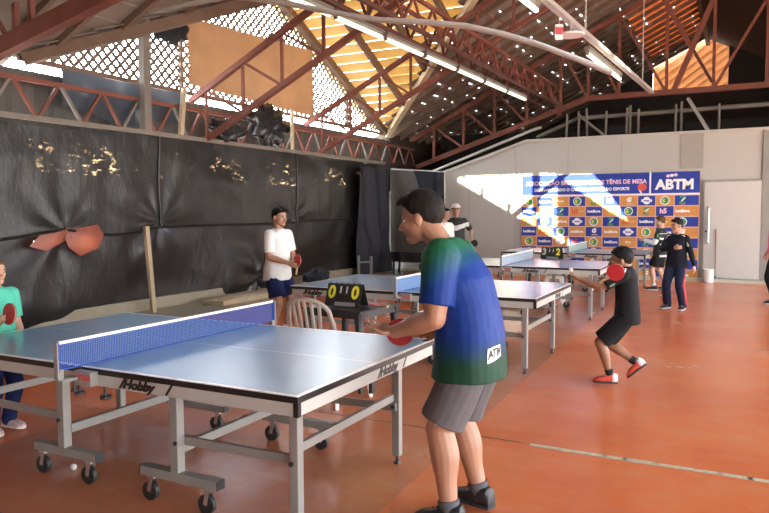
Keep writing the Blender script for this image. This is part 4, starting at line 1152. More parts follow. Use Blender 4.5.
def person(name_label, loc, heading, H, pelvis=(0, 0, None), lean=0, side=0, twist=0, bend=0, head=None, hs=1.0, fat=1.0, arms=None, legs=None,
           skin=SK1, hairm=HB, hair='short', top=None, bottom=None, shoe=None, sock=None, vox=.008, group=None, cap=None, socks_h=.10, wid=1.0, Tm=1.0):
    """x forward, y to the person's left, z up, metres; arms/legs: dict L/R"""
    t = thing('person', name_label, 'person', loc, heading, group)
    Z = V((0, 0, 1)); P = V((pelvis[0], pelvis[1], pelvis[2] if pelvis[2] is not None else .525*H))
    sd = V((math.sin(lean)*math.cos(side), math.sin(side), math.cos(lean)*math.cos(side))).normalized()
    T = .305*H*Tm; N = P+sd*T
    fw0 = (V((1, 0, 0))-sd*sd.x).normalized(); lt0 = sd.cross(fw0)
    def spine(u):
        if u < 0: k = min(1, -u*6); return P+Z*T*u, (fw0*(1-k)+V((1, 0, 0))*k).normalized(), lt0
        c = P+sd*T*u-fw0*bend*H*math.sin(max(0, min(1, u))*pi); a = twist*max(0, u)
        fw = fw0*math.cos(a)+lt0*math.sin(a); lt = lt0*math.cos(a)-fw0*math.sin(a); return c, fw, lt
    hh = .130*H*hs
    hp = head or {}
    Hc = V(hp['at']) if 'at' in hp else N+sd*(.02*H)+V((0, 0, 1))*(.022*H)+Z*hh*.42+V((hp.get('fwd', .012)*H, 0, 0))
    hy, hpitch, hroll = hp.get('yaw', 0), hp.get('pitch', 0), hp.get('roll', 0)
    HR = (Matrix.Rotation(hy, 3, 'Z') @ Matrix.Rotation(hpitch, 3, 'Y') @ Matrix.Rotation(hroll, 3, 'X'))
    hf, hl, hu = HR @ V((1, 0, 0)), HR @ V((0, 1, 0)), HR @ V((0, 0, 1))
    # ---------- body
    B = MB(); sec = [(-.20, .050, .045), (-.12, .080, .064), (0, .098, .074), (.12, .097, .074), (.32, .086, .066), (.55, .095, .070), (.75, .103, .070), (.88, .104, .060), (.96, .080, .050), (1.0, .050, .042)]
    rings = []
    for u, a, b in sec:
        c, fw, lt = spine(u); fx = fat if .0 <= u < .8 else 1+(fat-1)*.5; rings.append(ring(c, lt, fw, a*H*wid*(1+(fx-1)*.6), b*H*fx, 24, 2.3))
    B.loft(rings)
    nb = spine(1.0)[0]
    neck_top = Hc-hu*hh*.22-hf*hh*.10
    taper(B, [spine(.9)[0], nb, neck_top, Hc], [.038*H, .036*H, .031*H*hs, .030*H])
    # head
    e = hh/.23
    B.ell(Hc+hu*.026*e-hf*.012*e, (.096*e, .074*e, .086*e), HR, 28, 20)
    B.ell(Hc-hu*.030*e+hf*.022*e, (.066*e, .060*e, .074*e), HR, 24, 16)
    B.ell(Hc-hu*.084*e+hf*.060*e, (.032*e, .034*e, .026*e), HR, 16, 12)
    B.ell(Hc-hu*.055*e+hf*.005*e, (.062*e, .054*e, .036*e), HR, 16, 12)
    B.ell(Hc+hu*.014*e+hf*.070*e, (.020*e, .050*e, .013*e), HR, 16, 10)
    for s in (-1, 1): B.ell(Hc-hu*.022*e+hf*.060*e+hl*s*.034*e, (.020*e, .022*e, .020*e), HR, 12, 8)
    nr = []
    for q, (fx, uz, a, b) in enumerate(((.082, .010, .009, .010), (.094, -.010, .011, .014), (.108, -.028, .016, .018), (.098, -.041, .018, .014), (.080, -.046, .014, .008))):
        nr.append(ring(Hc+hf*fx*e+hu*uz*e-hf*b*e*.4, hl, hf, a*e, b*e*1.3, 12))
    B.loft(nr)
    B.ell(Hc-hu*.060*e+hf*.080*e, (.015*e, .022*e, .014*e), HR, 12, 8)
    for s in (-1, 1):
        ER = HR @ Matrix.Rotation(s*.35, 3, 'Z') @ Matrix.Rotation(-.15, 3, 'Y')
        B.ell(Hc+hl*s*.077*e-hf*.012*e-hu*.010*e, (.019*e, .009*e, .033*e), ER, 14, 10)
    # arms
    sh = {}; J = {}
    for k, s in (('L', 1), ('R', -1)):
        c, fw, lt = spine(.90); S = c+lt*s*.104*H*wid+fw*arms[k].get('sf', 0)*H+Z*arms[k].get('sz', 0)*H
        A = arms[k]; ua, fa = .168*H*A.get('al', 1), .148*H*A.get('al', 1)
        E, Wr = ik(S, A['wrist'], ua, fa, A.get('pole', (-.4, s*.3, -1)))
        fr = A.get('r', 1.0)
        taper(B, [spine(.86)[0]+lt*s*.06*H, S, S.lerp(E, .5), E], [.040*H, .034*H*fr, .029*H*fr, .0245*H*fr])
        taper(B, [E, E.lerp(Wr, .28), Wr], [.0245*H*fr, .0255*H*fr, .0160*H*fr])
        hd = A.get('dir', Wr-E); hand(B, Wr, hd, A.get('n', (0, -s, 0)), .108*H*A.get('hsz', 1), A.get('curl', .35), A.get('thumb', s), thumb_close=A.get('tc', .2))
        J[k] = (S, E, Wr)
    # legs
    LJ = {}
    for k, s in (('L', 1), ('R', -1)):
        G = legs[k]; c, fw, lt = spine(0); hip = c+lt*s*.052*H*wid-sd*.01*H+V((legs.get('hx', 0), 0, 0))
        K, An = ik(hip, G['ankle'], .245*H, .245*H, G.get('pole', (1, s*.1, 0)))
        fr = G.get('r', 1.0)
        taper(B, [hip+sd*.02*H, hip.lerp(K, .35), K], [.052*H*fr, .050*H*fr, .0345*H*fr])
        calf_back = (An-K).cross(V((0, 1, 0))).normalized()
        cb = -V((1, 0, 0)) if G.get('toe') is None else -V(G['toe']).normalized()
        taper(B, [K, K.lerp(An, .30)+cb*.008*H, K.lerp(An, .7), An], [.0345*H*fr, .0365*H*fr, .025*H*fr, .0205*H*fr])
        td = V(G.get('toe', (1, s*.15, 0))).normalized()
        B.ell(An+td*.035*H-Z*.012*H, (.05*H, .02*H, .02*H), Matrix((td, Z.cross(td).normalized(), td.cross(Z.cross(td).normalized()))).transposed(), 12, 8)
        LJ[k] = (hip, K, An, td)
    link('body', remesh(B, vox, 2, .5), skin, t, 'all')
    # ---------- face
    for s in (-1, 1):
        ec = Hc+hf*.0700*e+hl*s*.031*e-hu*.002*e
        b = MB(); b.ell(ec, (.010*e, .0125*e, .0058*e), HR, 12, 8, mi=0); b.ell(ec+hf*.0060*e, (.0052*e, .0078*e, .0058*e), HR, 10, 8, mi=1); b.build('eye', [M_eyew, M_iris], t, 'all')
        b = MB(); b.tube([Hc+hf*.091*e*q[0]+hl*s*q[1]*e+hu*q[2]*e for q in ((1.0, .014, .018), (.985, .030, .023), (.90, .046, .017))], [.0038*e, .0048*e, .003*e], 8); b.build('eyebrow', hairm, t, True)
    b = MB(); b.ell(Hc-hu*.055*e+hf*.0905*e, (.006*e, .021*e, .0042*e), HR, 12, 8); b.ell(Hc-hu*.063*e+hf*.0885*e, (.006*e, .018*e, .005*e), HR, 12, 8); b.build('mouth', M_lip, t, 'all')
    # ---------- hair
    b = MB(); nu, nv = 56, 36; 
    b.ell((0, 0, 0), (1, 1, 1), None, nu, nv); out = []
    for v in b.v:
        d = V(v); x = d.x
        thr = {'short': ((1, .42), (.66, .30), (.46, .06), (.27, -.12), (.05, -.22), (-.12, -.50), (-.5, -.82), (-1, -.92)), 'long': ((1, .45), (.55, .30), (.3, -.3), (0, -.9), (-1, -1.2))}[('long' if hair == 'long' else 'short')]
        th = thr[-1][1]
        for (xa, ta), (xb, tb) in zip(thr, thr[1:]):
            if xb <= x <= xa: th = tb+(ta-tb)*(x-xb)/(xa-xb)
        m = max(0, min(1, (d.z-th)/.10)); m = m*m*(3-2*m)
        n_ = noise.noise(V((d.x*5, d.y*5, d.z*3)))*.02
        vol = 1.035+n_+.09*max(0, min(1, d.z+.1))+(.07*max(0, d.z)*max(0, x+.3) if hair == 'fringe' else 0)
        sc_ = .90*(1-m)+vol*m
        r = (.098, .078, .090)
        out.append(Hc+hu*.026*e-hf*.012*e+HR @ V((d.x*r[0]*e*sc_, d.y*r[1]*e*sc_, d.z*r[2]*e*sc_)))
    b.v = [tuple(v) for v in out]; b.build('hair', hairm, t, 'all')
    if hair == 'fringe':
        b = MB()
        for q in range(15):
            y = (-.052+.0075*q)*e; j = noise.noise(V((q*1.7, 3, H)))*.012*e
            p0 = Hc+hf*.040*e+hl*y+hu*(.105-abs(y)*.25/e*e)*e
            b.tube([p0, p0+hf*(.028*e+j)-hu*.002*e, p0+hf*(.046*e+j)-hu*(.020*e-j)+hl*j], [.011*e, .0095*e, .0022*e], 7)
        b.build('fringe', hairm, t, True)
    if cap:
        b = MB(); b.ell((0, 0, 0), (1, 1, 1), None, 32, 20); vv = []
        for v in b.v:
            d = V(v); z = max(d.z, -.02); vv.append(tuple(Hc+hu*.045*e-hf*.010*e+HR @ V((d.x*.112*e, d.y*.090*e, z*.085*e))))
        b.v = vv; cp = b.build('cap', cap[0], t, 'all')
        b = MB(); rr = []
        for q in range(13):
            a = -1.1+2.2*q/12; pm = Hc+hu*.047*e+hf*(.045+.115*math.cos(a)**.6)*e+hl*math.sin(a)*.078*e; rr.append((pm, Hc+hu*.052*e+hf*.04*e+hl*math.sin(a)*.078*e))
        vv = [p for p, q in rr]+[q for p, q in rr]+[p-hu*.006*e for p, q in rr]+[q-hu*.006*e for p, q in rr]; n = 13
        fs = []
        for i in range(n-1): fs += [(i, i+1, n+i+1, n+i), (2*n+i, 3*n+i, 3*n+i+1, 2*n+i+1), (i, 2*n+i, 2*n+i+1, i+1), (n+i, n+i+1, 3*n+i+1, 3*n+i)]
        b.add(vv, fs); b.build('cap_visor', cap[1], cp, True)
    # ---------- top
    if top:
        C = MB(); hem = top.get('hem', -.12); ez = top.get('ease', .010)
        ss = [(hem, .124, .092), (.0, .118, .090), (.2, .106, .084), (.40, .102, .080), (.62, .106, .078), (.80, .110, .074), (.90, .106, .062), (.97, .080, .056), (1.04, .048, .046)]
        rings = []
        for u, a, bb in ss:
            c, fw, lt = spine(u); fx = fat if u < .8 else 1+(fat-1)*.5
            rings.append(ring(c+V((top.get('dx', 0)*max(0, min(1, 1-u*1.6)), 0, 0)), lt, fw, a*H*wid*(1+(fx-1)*.6)+ez*.5, bb*H*fx+ez*.5, 28, 2.3))
        C.loft(rings)
        for k, s in (('L', 1), ('R', -1)):
            S, E, Wr = J[k]; fr = arms[k].get('r', 1.0)
            c, fw, lt = spine(.86); L_ = top.get('sleeve', .68)
            i0 = c+lt*s*.05*H
            if L_ <= 1.0:
                e1 = S.lerp(E, L_); pts = [i0, S, S.lerp(E, L_*.55), e1]; rs = [.050*H, .042*H*fr, .0395*H*fr, (.0385 if L_ < .9 else .034)*H*fr]
                P_ = []
                C.tube([i0, S+(i0-S)*.25, S, S.lerp(E, L_*.3), S.lerp(E, L_*.7), e1], [.050*H, .044*H*fr, .0425*H*fr, .0415*H*fr, .0400*H*fr, .0392*H*fr], 16)
                C.ell(S, (.041*H*fr,)*3, None, 14, 10)
            else:
                taper(C, [i0, S, S.lerp(E, .5), E, E.lerp(Wr, .5), E.lerp(Wr, .95)], [.050*H, .042*H*fr, .037*H*fr, .033*H*fr, .029*H*fr, .022*H*fr])
        link(top.get('name', 'shirt'), remesh(C, vox, 3, .5, (9, .005 if vox < .0066 else .0022, 3)), top['m'], t, 'all')
        # collar
        b = MB(); c, fw, lt = spine(1.0)
        b.tube([c+sd*.012*H+lt*.044*H*math.cos(a)+fw*.042*H*math.sin(a)-sd*.010*H*max(0, math.sin(a)) for a in [2*pi*i/20 for i in range(20)]], .0065*H, 8, closed=True); b.build('collar', top.get('collar', top['m']), t, True)
    # ---------- bottoms
    if bottom:
        C = MB(); lf = bottom.get('leg', .8); rings = []
        for u, a, bb in ((-.16, .085, .070), (-.06, .100, .078), (.05, .102, .079), (.18, .094, .072)):
            c, fw, lt = spine(u); rings.append(ring(c+V((legs.get('hx', 0)*.3, 0, 0)), lt, fw, a*H*wid*(1+(fat-1)*.5), bb*H*(1+(fat-1)*.6), 24, 2.3))
        C.loft(rings)
        for k, s in (('L', 1), ('R', -1)):
            hip, K, An, td = LJ[k]; fr = legs[k].get('r', 1.0); fl = bottom.get('flare', 1.0)
            if lf <= 1.0:
                e1 = hip.lerp(K, lf); bw_ = bottom.get('w', 1.0); fr = fr*bw_; C.tube([hip+sd*.04*H, hip, hip.lerp(K, lf*.4), hip.lerp(K, lf*.75), e1], [.057*H*fr, .0605*H*fr, .0605*H*fr*fl, .060*H*fr*fl, .060*H*fr*fl], 18)
            else:
                taper(C, [hip+sd*.03*H, hip.lerp(K, .4), K, K.lerp(An, .4), K.lerp(An, .96)], [.062*H*fr, .060*H*fr, .048*H*fr*fl, .044*H*fr*fl, .042*H*fr*fl], 18)
        link(bottom.get('name', 'shorts'), remesh(C, vox, 2, .5, (10, .005, 8)), bottom['m'], t, 'all')
    # ---------- socks and shoes
    for k, s in (('L', 1), ('R', -1)):
        hip, K, An, td = LJ[k]; fr = legs[k].get('r', 1.0)
        ud = (K-An).normalized()
        if sock:
            b = MB(); b.tube([An-ud*.02*H, An+ud*.02*H, An+ud*socks_h*H*.5, An+ud*socks_h*H], [.024*H*fr, .0235*H*fr, .0250*H*fr, .0275*H*fr], 14); b.build('sock', sock, t, True)
        if shoe:
            upv = td.cross(V((0, 1, 0)).cross(td)) if False else None
            lat = Z.cross(td).normalized() if abs(td.z) < .95 else V((0, 1, 0)); fu = td.cross(lat).normalized()
            if fu.z < 0: fu = -fu
            fl_ = .155*H*legs[k].get('shoe', 1.0); o = An-fu*.040*H-td*fl_*.28
            b = MB(); rings = []
            for u, a, h0 in ((0, .020, .045), (.06, .027, .058), (.22, .029, .062), (.36, .029, .052), (.55, .031, .040), (.75, .033, .032), (.90, .029, .024), (1.0, .014, .016)):
                c = o+td*fl_*u; rings.append(ring(c+fu*(h0*H*.5+.006*H), fu, lat, h0*H*.5, a*H, 16, 2.6))
            b.loft(rings); so = b.build('shoe', shoe[0], t, True)
            b = MB(); rings = []
            for u, a in ((-.015, .020), (.06, .029), (.3, .031), (.55, .033), (.78, .035), (.92, .030), (1.02, .014)):
                c = o+td*fl_*u; rings.append(ring(c+fu*.006*H, fu, lat, .0075*H, a*H, 14, 3))
            b.loft(rings); b.build('sole', shoe[1], so, True)
            if len(shoe) > 3:
                b = MB(); rings = []
                for u, a, h0 in ((-.01, .018, .046), (.06, .0285, .060), (.14, .0300, .0620), (.20, .0305, .0640)):
                    c = o+td*fl_*u; rings.append(ring(c+fu*(h0*H*.5+.006*H), fu, lat, h0*H*.5, a*H, 16, 2.6))
                b.loft(rings); b.build('heel_counter', shoe[3], so, True)
            if len(shoe) > 2:
                b = MB()
                for q in range(4):
                    u = .42+.09*q; hgt = (.052, .045, .040, .035)[q]
                    b.tube([o+td*fl_*u+lat*.018*H+fu*(hgt-.004)*H, o+td*fl_*(u+.02)+fu*(hgt+.006)*H, o+td*fl_*u-lat*.018*H+fu*(hgt-.004)*H], .0028*H, 6)
                b.build('laces', shoe[2], so, True)
    t['_dbg'] = 1; del t['_dbg']
    loc_ = V(loc); Rz = Matrix.Rotation(heading, 3, 'Z')
    return t, dict(J=J, LJ=LJ, W=lambda v: loc_+Rz @ V(v), D=lambda v: Rz @ V(v), spine=spine, H=H, Hc=Hc)
# ---------------------------------------------------------------- who stands where
def shirt_main():
    m, nt, b = nodes_of('green and blue sports shirt')
    vec, xyz = objxyz(nt)
    n = noise_n(nt, vec, 6, 4)
    g = math_n(nt, 'ADD', math_n(nt, 'ADD', xyz[2], math_n(nt, 'MULTIPLY', xyz[0], .75)), math_n(nt, 'MULTIPLY', n, .06))
    r = nt.nodes.new('ShaderNodeMapRange'); r.inputs['From Min'].default_value = 1.24; r.inputs['From Max'].default_value = 1.42; nt.links.new(g, r.inputs['Value'])
    up = mixc(nt, r.outputs[0], (.004, .032, .215), (.012, .115, .050))
    r2 = nt.nodes.new('ShaderNodeMapRange'); r2.inputs['From Min'].default_value = .99; r2.inputs['From Max'].default_value = .86
    nt.links.new(math_n(nt, 'ADD', xyz[2], math_n(nt, 'MULTIPLY', n, .05)), r2.inputs['Value'])
    nt.links.new(mixc(nt, r2.outputs[0], up, (.005, .045, .025)), b.inputs['Base Color'])
    b.inputs['Roughness'].default_value = .6; b.inputs['Specular IOR Level'].default_value = .25
    bp = nt.nodes.new('ShaderNodeBump'); bp.inputs['Strength'].default_value = .3; bp.inputs['Distance'].default_value = .02
    nt.links.new(noise_n(nt, vec, 6, 3, .5, (1, 1, .8)), bp.inputs['Height']); nt.links.new(bp.outputs[0], b.inputs['Normal'])
    return m
M_blk = cloth('black sports cloth', (.013, .013, .015)); M_blk2 = cloth('black jersey cloth', (.010, .010, .012))
M_grey = cloth('grey shorts cloth', (.115, .105, .110)); M_wht = cloth('white polo cloth', (.70, .69, .66)); M_nvy = cloth('navy cloth', (.014, .022, .075))
M_shoe_blk = mat('black shoe', (.015, .015, .017), .5); M_sole_blk = mat('dark sole', (.03, .03, .032), .6); M_lace = mat('dark lace', (.03, .03, .03), .7)
M_shoe_red = mat('coral red shoe', (.72, .10, .07), .5); M_sole_wht = mat('white sole', (.68, .66, .64), .55)
M_shoe_wht = mat('white shoe', (.65, .62, .60), .5)

# tall boy at the nearest table
pm, d = person('tall boy in green and blue shirt and grey shorts leaning toward the nearest table', (-1.28, 3.30, 0), pi, 1.66, pelvis=(-.065, 0, .872), lean=.28, bend=.024, fat=1.14, wid=1.01, Tm=1.07,
    head=dict(at=(.205, .005, 1.540), pitch=.20, yaw=.06), hs=1.24, skin=SK1, hairm=HDB, hair='fringe', vox=.0062,
    arms=dict(L=dict(wrist=(.285, .165, .960), pole=(-.6, .35, -1), dir=(1, -.05, .03), n=(0, .30, 1), thumb=1, curl=[.34, .40, .45, .50], r=1.34, hsz=1.04, sf=-.02, al=1.10),
              R=dict(wrist=(.165, -.135, .930), pole=(-.5, -.5, -1), dir=(1, .2, .0), n=(0, 1, -.1), thumb=1, curl=.95, r=1.2)),
    legs=dict(hx=-.035, L=dict(ankle=(-.03, .19, .085), toe=(1, .12, 0), pole=(1, .1, 0), r=1.22), R=dict(ankle=(-.085, -.10, .085), toe=(1, -.30, 0), r=1.22)),
    top=dict(m=shirt_main(), hem=-.25, dx=.004, sleeve=.78, ease=.018, collar=cloth('dark green collar', (.012, .09, .045))), bottom=dict(m=M_grey, leg=.90, flare=1.02, w=.93),
    sock=cloth('grey sock', (.10, .10, .11)), shoe=(M_shoe_blk, M_sole_blk, M_lace), socks_h=.035)
sh_ = kid_of(pm, 'shirt'); so_ = kid_of(pm, 'shorts')
o, wp = decal('name_label', pm, sh_, frame_m((-.30, .12, .885), V((-.35, -1, .14)), V((0, 0, 1))), .135, .062, M_bwhite)
wp(text_mesh('label_print', 'ATM', .05, M_edge, o, Matrix.Identity(4), extrude=0.0004, bold=.002, xs=1.2))
o, wp = decal('shorts_emblem', pm, so_, frame_m((.03, .30, .52), V((-1, 0, 0)), V((0, 0, 1))), .026, .034, M_bwhite, 4, 4)
paddle('red paddle held by the tall boy in green and blue', d['W'](V((.362, -.060, .915))), d['D'](V((1, .35, .05))), d['D'](V((-.40, 1, .10))))

# small boy in black at the second table
M_kid = cloth('black kid shirt', (.014, .014, .016))
pk, d = person('small boy in black with coral shoes at the end of the second table', (-.90, 6.47, 0), pi, 1.34, pelvis=(-.005, 0, .640), lean=.06, bend=.004, fat=.88, wid=.90,
    head=dict(at=(.055, .01, 1.128), pitch=.12, yaw=.1), hs=1.32, skin=SK2, hairm=HB, hair='short', vox=.0068,
    arms=dict(L=dict(wrist=(.385, .155, .955), pole=(.1, .4, -1), dir=(1, -.1, .30), n=(-.2, -.1, 1), thumb=1, curl=[.5, .55, .6, .65], r=1.0),
              R=dict(wrist=(.215, .02, .935), pole=(.4, -1, -.6), dir=(-.1, .95, .2), n=(-.9, .3, .1), thumb=1, curl=1.1)),
    legs=dict(L=dict(ankle=(.115, .085, .075), toe=(1, .12, 0), pole=(1, .1, .2)), R=dict(ankle=(-.090, -.075, .185), toe=(.74, -.05, -.67), pole=(1, 0, .2))),
    top=dict(m=M_kid, hem=-.20, sleeve=.80, ease=.012), bottom=dict(m=M_blk, leg=.90, flare=1.08), sock=cloth('black sock', (.02, .02, .022)), shoe=(M_shoe_red, M_sole_blk, M_sole_wht, M_sole_wht), socks_h=.055)
sk_ = kid_of(pk, 'shirt')
for k in range(3): decal('shoulder_stripe', pk, sk_, frame_m((.045-.026*k, .15, 1.06), (1, 0, 0), V((0, -.8, .6))), .013, .075, M_bwhite, 2, 6)
decal('sleeve_badge', pk, sk_, frame_m((.060, .26, .885), (-1, 0, -.4), V((-.4, 0, 1))), .055, .055, mat('sage badge', (.22, .30, .22), .5), 8, 8, shape=lambda x, y: x*x+y*y < .24)
paddle('red paddle held up before his chin by the small boy in black', d['W'](V((.072, .205, 1.030))), d['D'](V((-.72, .10, .55))), d['D'](V((-.10, 1, -.05))))
ball('white ball on the fingers of the small boy in black', d['W'](V((.470, .135, 1.035))))

# boy in white by the curtain wall
pw, d = person('boy in white polo and navy shorts standing before the black curtain wall', (-5.12, 7.0, 0), -.12, 1.62, lean=.05, fat=.95, wid=.97,
    head=dict(yaw=-.05, pitch=.10), hs=1.12, skin=SK1, hairm=HB, hair='fringe', vox=.0085,
    arms=dict(L=dict(wrist=(.255, .055, .945), pole=(-.5, .8, -1), dir=(.9, -.5, -.35), n=(0, -1, 0), curl=.6), R=dict(wrist=(.245, -.075, .955), pole=(-.6, -.5, -1), dir=(1, .35, -.40), n=(0, 1, 0), curl=.5)),
    legs=dict(L=dict(ankle=(.02, .10, .075)), R=dict(ankle=(-.02, -.10, .075))),
    top=dict(m=M_wht, hem=-.24, sleeve=.80, ease=.014), bottom=dict(m=M_nvy, leg=.80, flare=1.08), sock=M_wht, shoe=(M_shoe_wht, M_sole_wht), socks_h=.06)
paddle('paddle held edge-on in the hands of the boy in white', d['W'](V((.345, -.015, .985))), d['D'](V((.15, 0, 1))), d['D'](V((.25, 1, 0))), 'black')

# girl at the left edge
pg, d = person('girl in mint green shirt cut by the left edge of the photo', (-4.745, 3.08, 0), .0, 1.24, lean=.05, hs=1.15, skin=SK3, hairm=HBR, hair='long', vox=.008,
    arms=dict(L=dict(wrist=(.12, .14, .62), pole=(-1, .3, 0)), R=dict(wrist=(.175, -.115, .835), pole=(-.6, -.5, -1), dir=(1, -.1, .15), n=(.1, 1, .1), thumb=-1, curl=.45)),
    legs=dict(L=dict(ankle=(.0, .08, .06)), R=dict(ankle=(.03, -.08, .06))),
    top=dict(m=cloth('mint green shirt cloth', (.10, .52, .36)), hem=-.2, sleeve=.85, ease=.014), bottom=dict(m=M_nvy, leg=1.2, name='trousers'), sock=None, shoe=(mat('pale pink shoe', (.62, .45, .45), .5), M_sole_wht, M_lace))
b = MB(); hip, K, An, td = d['LJ']['R']
b.tube([hip+V((.005, -.078, -.05)), K+V((.0, -.066, 0)), An+V((0, -.056, .03))], .010, 6); b.build('side_stripe', M_bwhite, pg, True)
paddle('red paddle at the left edge held by the girl in mint green', d['W'](V((.285, -.075, .882))), d['D'](V((.75, .0, .55))), d['D'](V((-.1, -1, .1))))

# man in cap
def chest_print(name, base, z0, z1):
    m, nt, b = nodes_of(name)
    vec, xyz = objxyz(nt)
    n = noise_n(nt, vec, 18, 4, .7)
    zz = math_n(nt, 'ADD', xyz[2], math_n(nt, 'MULTIPLY', math_n(nt, 'ABSOLUTE', xyz[1]), -.30))
    zz = math_n(nt, 'ADD', zz, math_n(nt, 'MULTIPLY', n, .06))
    band = math_n(nt, 'MULTIPLY', math_n(nt, 'GREATER_THAN', zz, z0), math_n(nt, 'LESS_THAN', zz, z1))
    nt.links.new(mixc(nt, math_n(nt, 'MULTIPLY', band, math_n(nt, 'GREATER_THAN', xyz[0], .0)), base, (.62, .62, .60)), b.inputs['Base Color']); b.inputs['Roughness'].default_value = .7
    return m
pc_, d = person('man in white cap and black printed shirt near the back wall', (-5.42, 13.8, 0), -1.19, 1.70, hs=1.18, fat=1.05, skin=SK1, hairm=HB, vox=.010,
    head=dict(yaw=.1, pitch=.05), cap=(mat('white cap', (.62, .60, .56), .6), M_blk),
    arms=dict(L=dict(wrist=(.10, .315, 1.06), pole=(-1, .4, -.2), dir=(.2, .35, -1), n=(0, -1, 0), curl=.9), R=dict(wrist=(.12, -.26, .95), pole=(-1, -.3, 0), dir=(.1, 0, -1), n=(0, 1, 0))),
    legs=dict(L=dict(ankle=(0, .11, .08)), R=dict(ankle=(0, -.11, .08))),
    top=dict(m=chest_print('black shirt with white chest print', (.014, .014, .015), 1.19, 1.29), hem=-.22, sleeve=.85, ease=.016), bottom=dict(m=M_blk, leg=.9), sock=M_wht, shoe=(M_shoe_blk, M_sole_wht))
paddle('black paddle hanging from the hand of the man in the cap', d['W'](V((.16, .385, .895))), d['D'](V((.10, .45, -.75))), d['D'](V((1, -.15, 0))), 'black')
# boy in white behind the tall boy's head
pb, d = person('boy in white shirt half hidden behind the head of the tall boy', (-4.95, 12.0, 0), -.35, 1.62, hs=1.1, skin=SK1, hairm=HB, hair='fringe', vox=.010, head=dict(yaw=.1),
    arms=dict(L=dict(wrist=(.14, .22, .85), pole=(-1, .3, 0)), R=dict(wrist=(.14, -.22, .85), pole=(-1, -.3, 0))), legs=dict(L=dict(ankle=(0, .1, .075)), R=dict(ankle=(0, -.1, .075))),
    top=dict(m=M_wht, hem=-.2, sleeve=.85, ease=.014), bottom=dict(m=M_blk, leg=.9), sock=M_wht, shoe=(M_shoe_wht, M_sole_wht))
# boy in striped jersey at the far table
def back_stripes():
    m, nt, b = nodes_of('black jersey with white bars')
    vec, xyz = objxyz(nt)
    w = math_n(nt, 'FRACT', math_n(nt, 'MULTIPLY', xyz[2], 9.0)); s = math_n(nt, 'LESS_THAN', w, .33)
    back = math_n(nt, 'MULTIPLY', math_n(nt, 'LESS_THAN', xyz[0], -.015), math_n(nt, 'LESS_THAN', xyz[2], 1.12))
    nt.links.new(mixc(nt, math_n(nt, 'MULTIPLY', s, back), (.012, .014, .014), (.62, .62, .60)), b.inputs['Base Color']); b.inputs['Roughness'].default_value = .7
    return m
ps, d = person('fair haired boy in black jersey with white bars at the farthest table', (-1.40, 14.45, 0), pi-.1, 1.44, hs=1.14, skin=SK3, hairm=HBR, hair='fringe', vox=.010, head=dict(pitch=.1),
    arms=dict(L=dict(wrist=(.27, .17, .985), pole=(-.5, .5, -1), dir=(1, 0, .2), n=(0, -1, 0)), R=dict(wrist=(.28, -.12, .98), pole=(-.5, -.5, -1), dir=(1, 0, .1), n=(0, 1, 0))),
    legs=dict(L=dict(ankle=(.09, .10, .07)), R=dict(ankle=(-.10, -.09, .07))),
    top=dict(m=back_stripes(), hem=-.26, sleeve=.70, ease=.02), bottom=dict(m=M_blk, leg=.82, flare=1.1), sock=M_wht, shoe=(M_shoe_blk, M_sole_wht), socks_h=.05)
S_, E_, W_ = d['J']['L']; b = MB(); taper(b, [S_.lerp(E_, .66), E_, E_.lerp(W_, .9)], [.037*1.44, .034*1.44, .024*1.44]); b.build('white_undersleeve', M_wht, ps, True)
decal('sleeve_badge', ps, kid_of(ps, 'shirt'), frame_m((.0, .30, 1.10), (-1, 0, 0), (0, 0, 1)), .06, .07, M_bgreen, 4, 4)
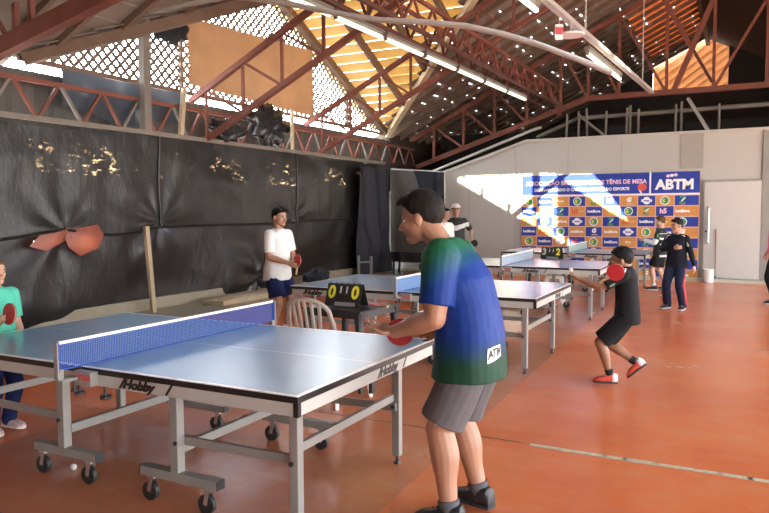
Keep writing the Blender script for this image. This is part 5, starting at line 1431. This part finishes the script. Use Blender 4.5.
# boy in tracksuit
M_trk = cloth('navy black tracksuit', (.012, .013, .020)); M_trp = cloth('navy track trousers', (.016, .022, .050))
pt_, d = person('boy in dark tracksuit with red side stripe, one arm across his chest', (-.90, 11.75, 0), -1.92, 1.42, hs=1.16, fat=.98, wid=.94, skin=SK1, hairm=HB, hair='fringe', vox=.0095, head=dict(yaw=-.55, pitch=.05),
    arms=dict(L=dict(wrist=(.0, .29, .67), pole=(-1, .5, 0), dir=(.1, .1, -1), n=(0, -1, 0)), R=dict(wrist=(.175, .03, .985), pole=(.1, -1, -.5), dir=(.1, 1, .1), n=(-1, 0, 0), curl=.5)),
    legs=dict(L=dict(ankle=(.0, .115, .07), toe=(1, .2, 0)), R=dict(ankle=(.02, -.125, .07), toe=(1, -.2, 0))),
    top=dict(m=M_trk, hem=-.16, sleeve=1.5, ease=.022, name='jacket'), bottom=dict(m=M_trp, leg=1.2, flare=1.05, name='trousers'), sock=None, shoe=(M_shoe_blk, M_sole_wht, M_sole_wht))
hip, K, An, td = d['LJ']['L']
b = MB(); b.tube([hip+V((.02, .076, -.06)), K+V((.02, .066, 0)), An+V((.02, .058, .03))], .018, 8); b.build('red_side_stripe', mat('red stripe cloth', (.55, .03, .05), .7), pt_, True)
hip, K, An, td = d['LJ']['R']
b = MB(); b.tube([An+V((.02, -.056, .05)), K.lerp(An, .65)+V((.02, -.060, 0))], .016, 8); b.build('red_side_stripe', MATS['red stripe cloth'], pt_, True)
for k in ('L', 'R'):
    S_, E_, W_ = d['J'][k]; s = 1 if k == 'L' else -1
    b = MB(); b.tube([d['spine'](1.0)[0]+V((.035, s*.04, -.0)), S_+V((.045, -s*.01, .035)), S_.lerp(E_, .5)+V((.045, s*.02, 0))], .007, 6); b.build('white_piping', M_bwhite, pt_, True)
S_, E_, W_ = d['J']['L']; decal('sleeve_badge', pt_, kid_of(pt_, 'jacket'), frame_m(S_.lerp(E_, .45)+V((.10, .03, 0)), (0, 1, 0), (0, 0, 1)), .045, .05, mat('yellow green badge', (.35, .45, .10), .5), 4, 4)
# person at the right edge
pp, d = person('person in pink shirt cut off by the right edge of the photo', (.530, 13.1, 0), pi, 1.62, hs=1.05, skin=SK1, hairm=HB, hair='long', vox=.011,
    arms=dict(L=dict(wrist=(.10, .26, .86), pole=(-1, .3, 0)), R=dict(wrist=(.10, -.26, .86), pole=(-1, -.3, 0))), legs=dict(L=dict(ankle=(.0, .09, .075)), R=dict(ankle=(-.04, -.09, .075))),
    top=dict(m=cloth('pink shirt cloth', (.72, .14, .28)), hem=-.1, sleeve=.95, ease=.018), bottom=dict(m=M_blk, leg=1.2, name='trousers'), shoe=(M_shoe_blk, M_sole_wht))
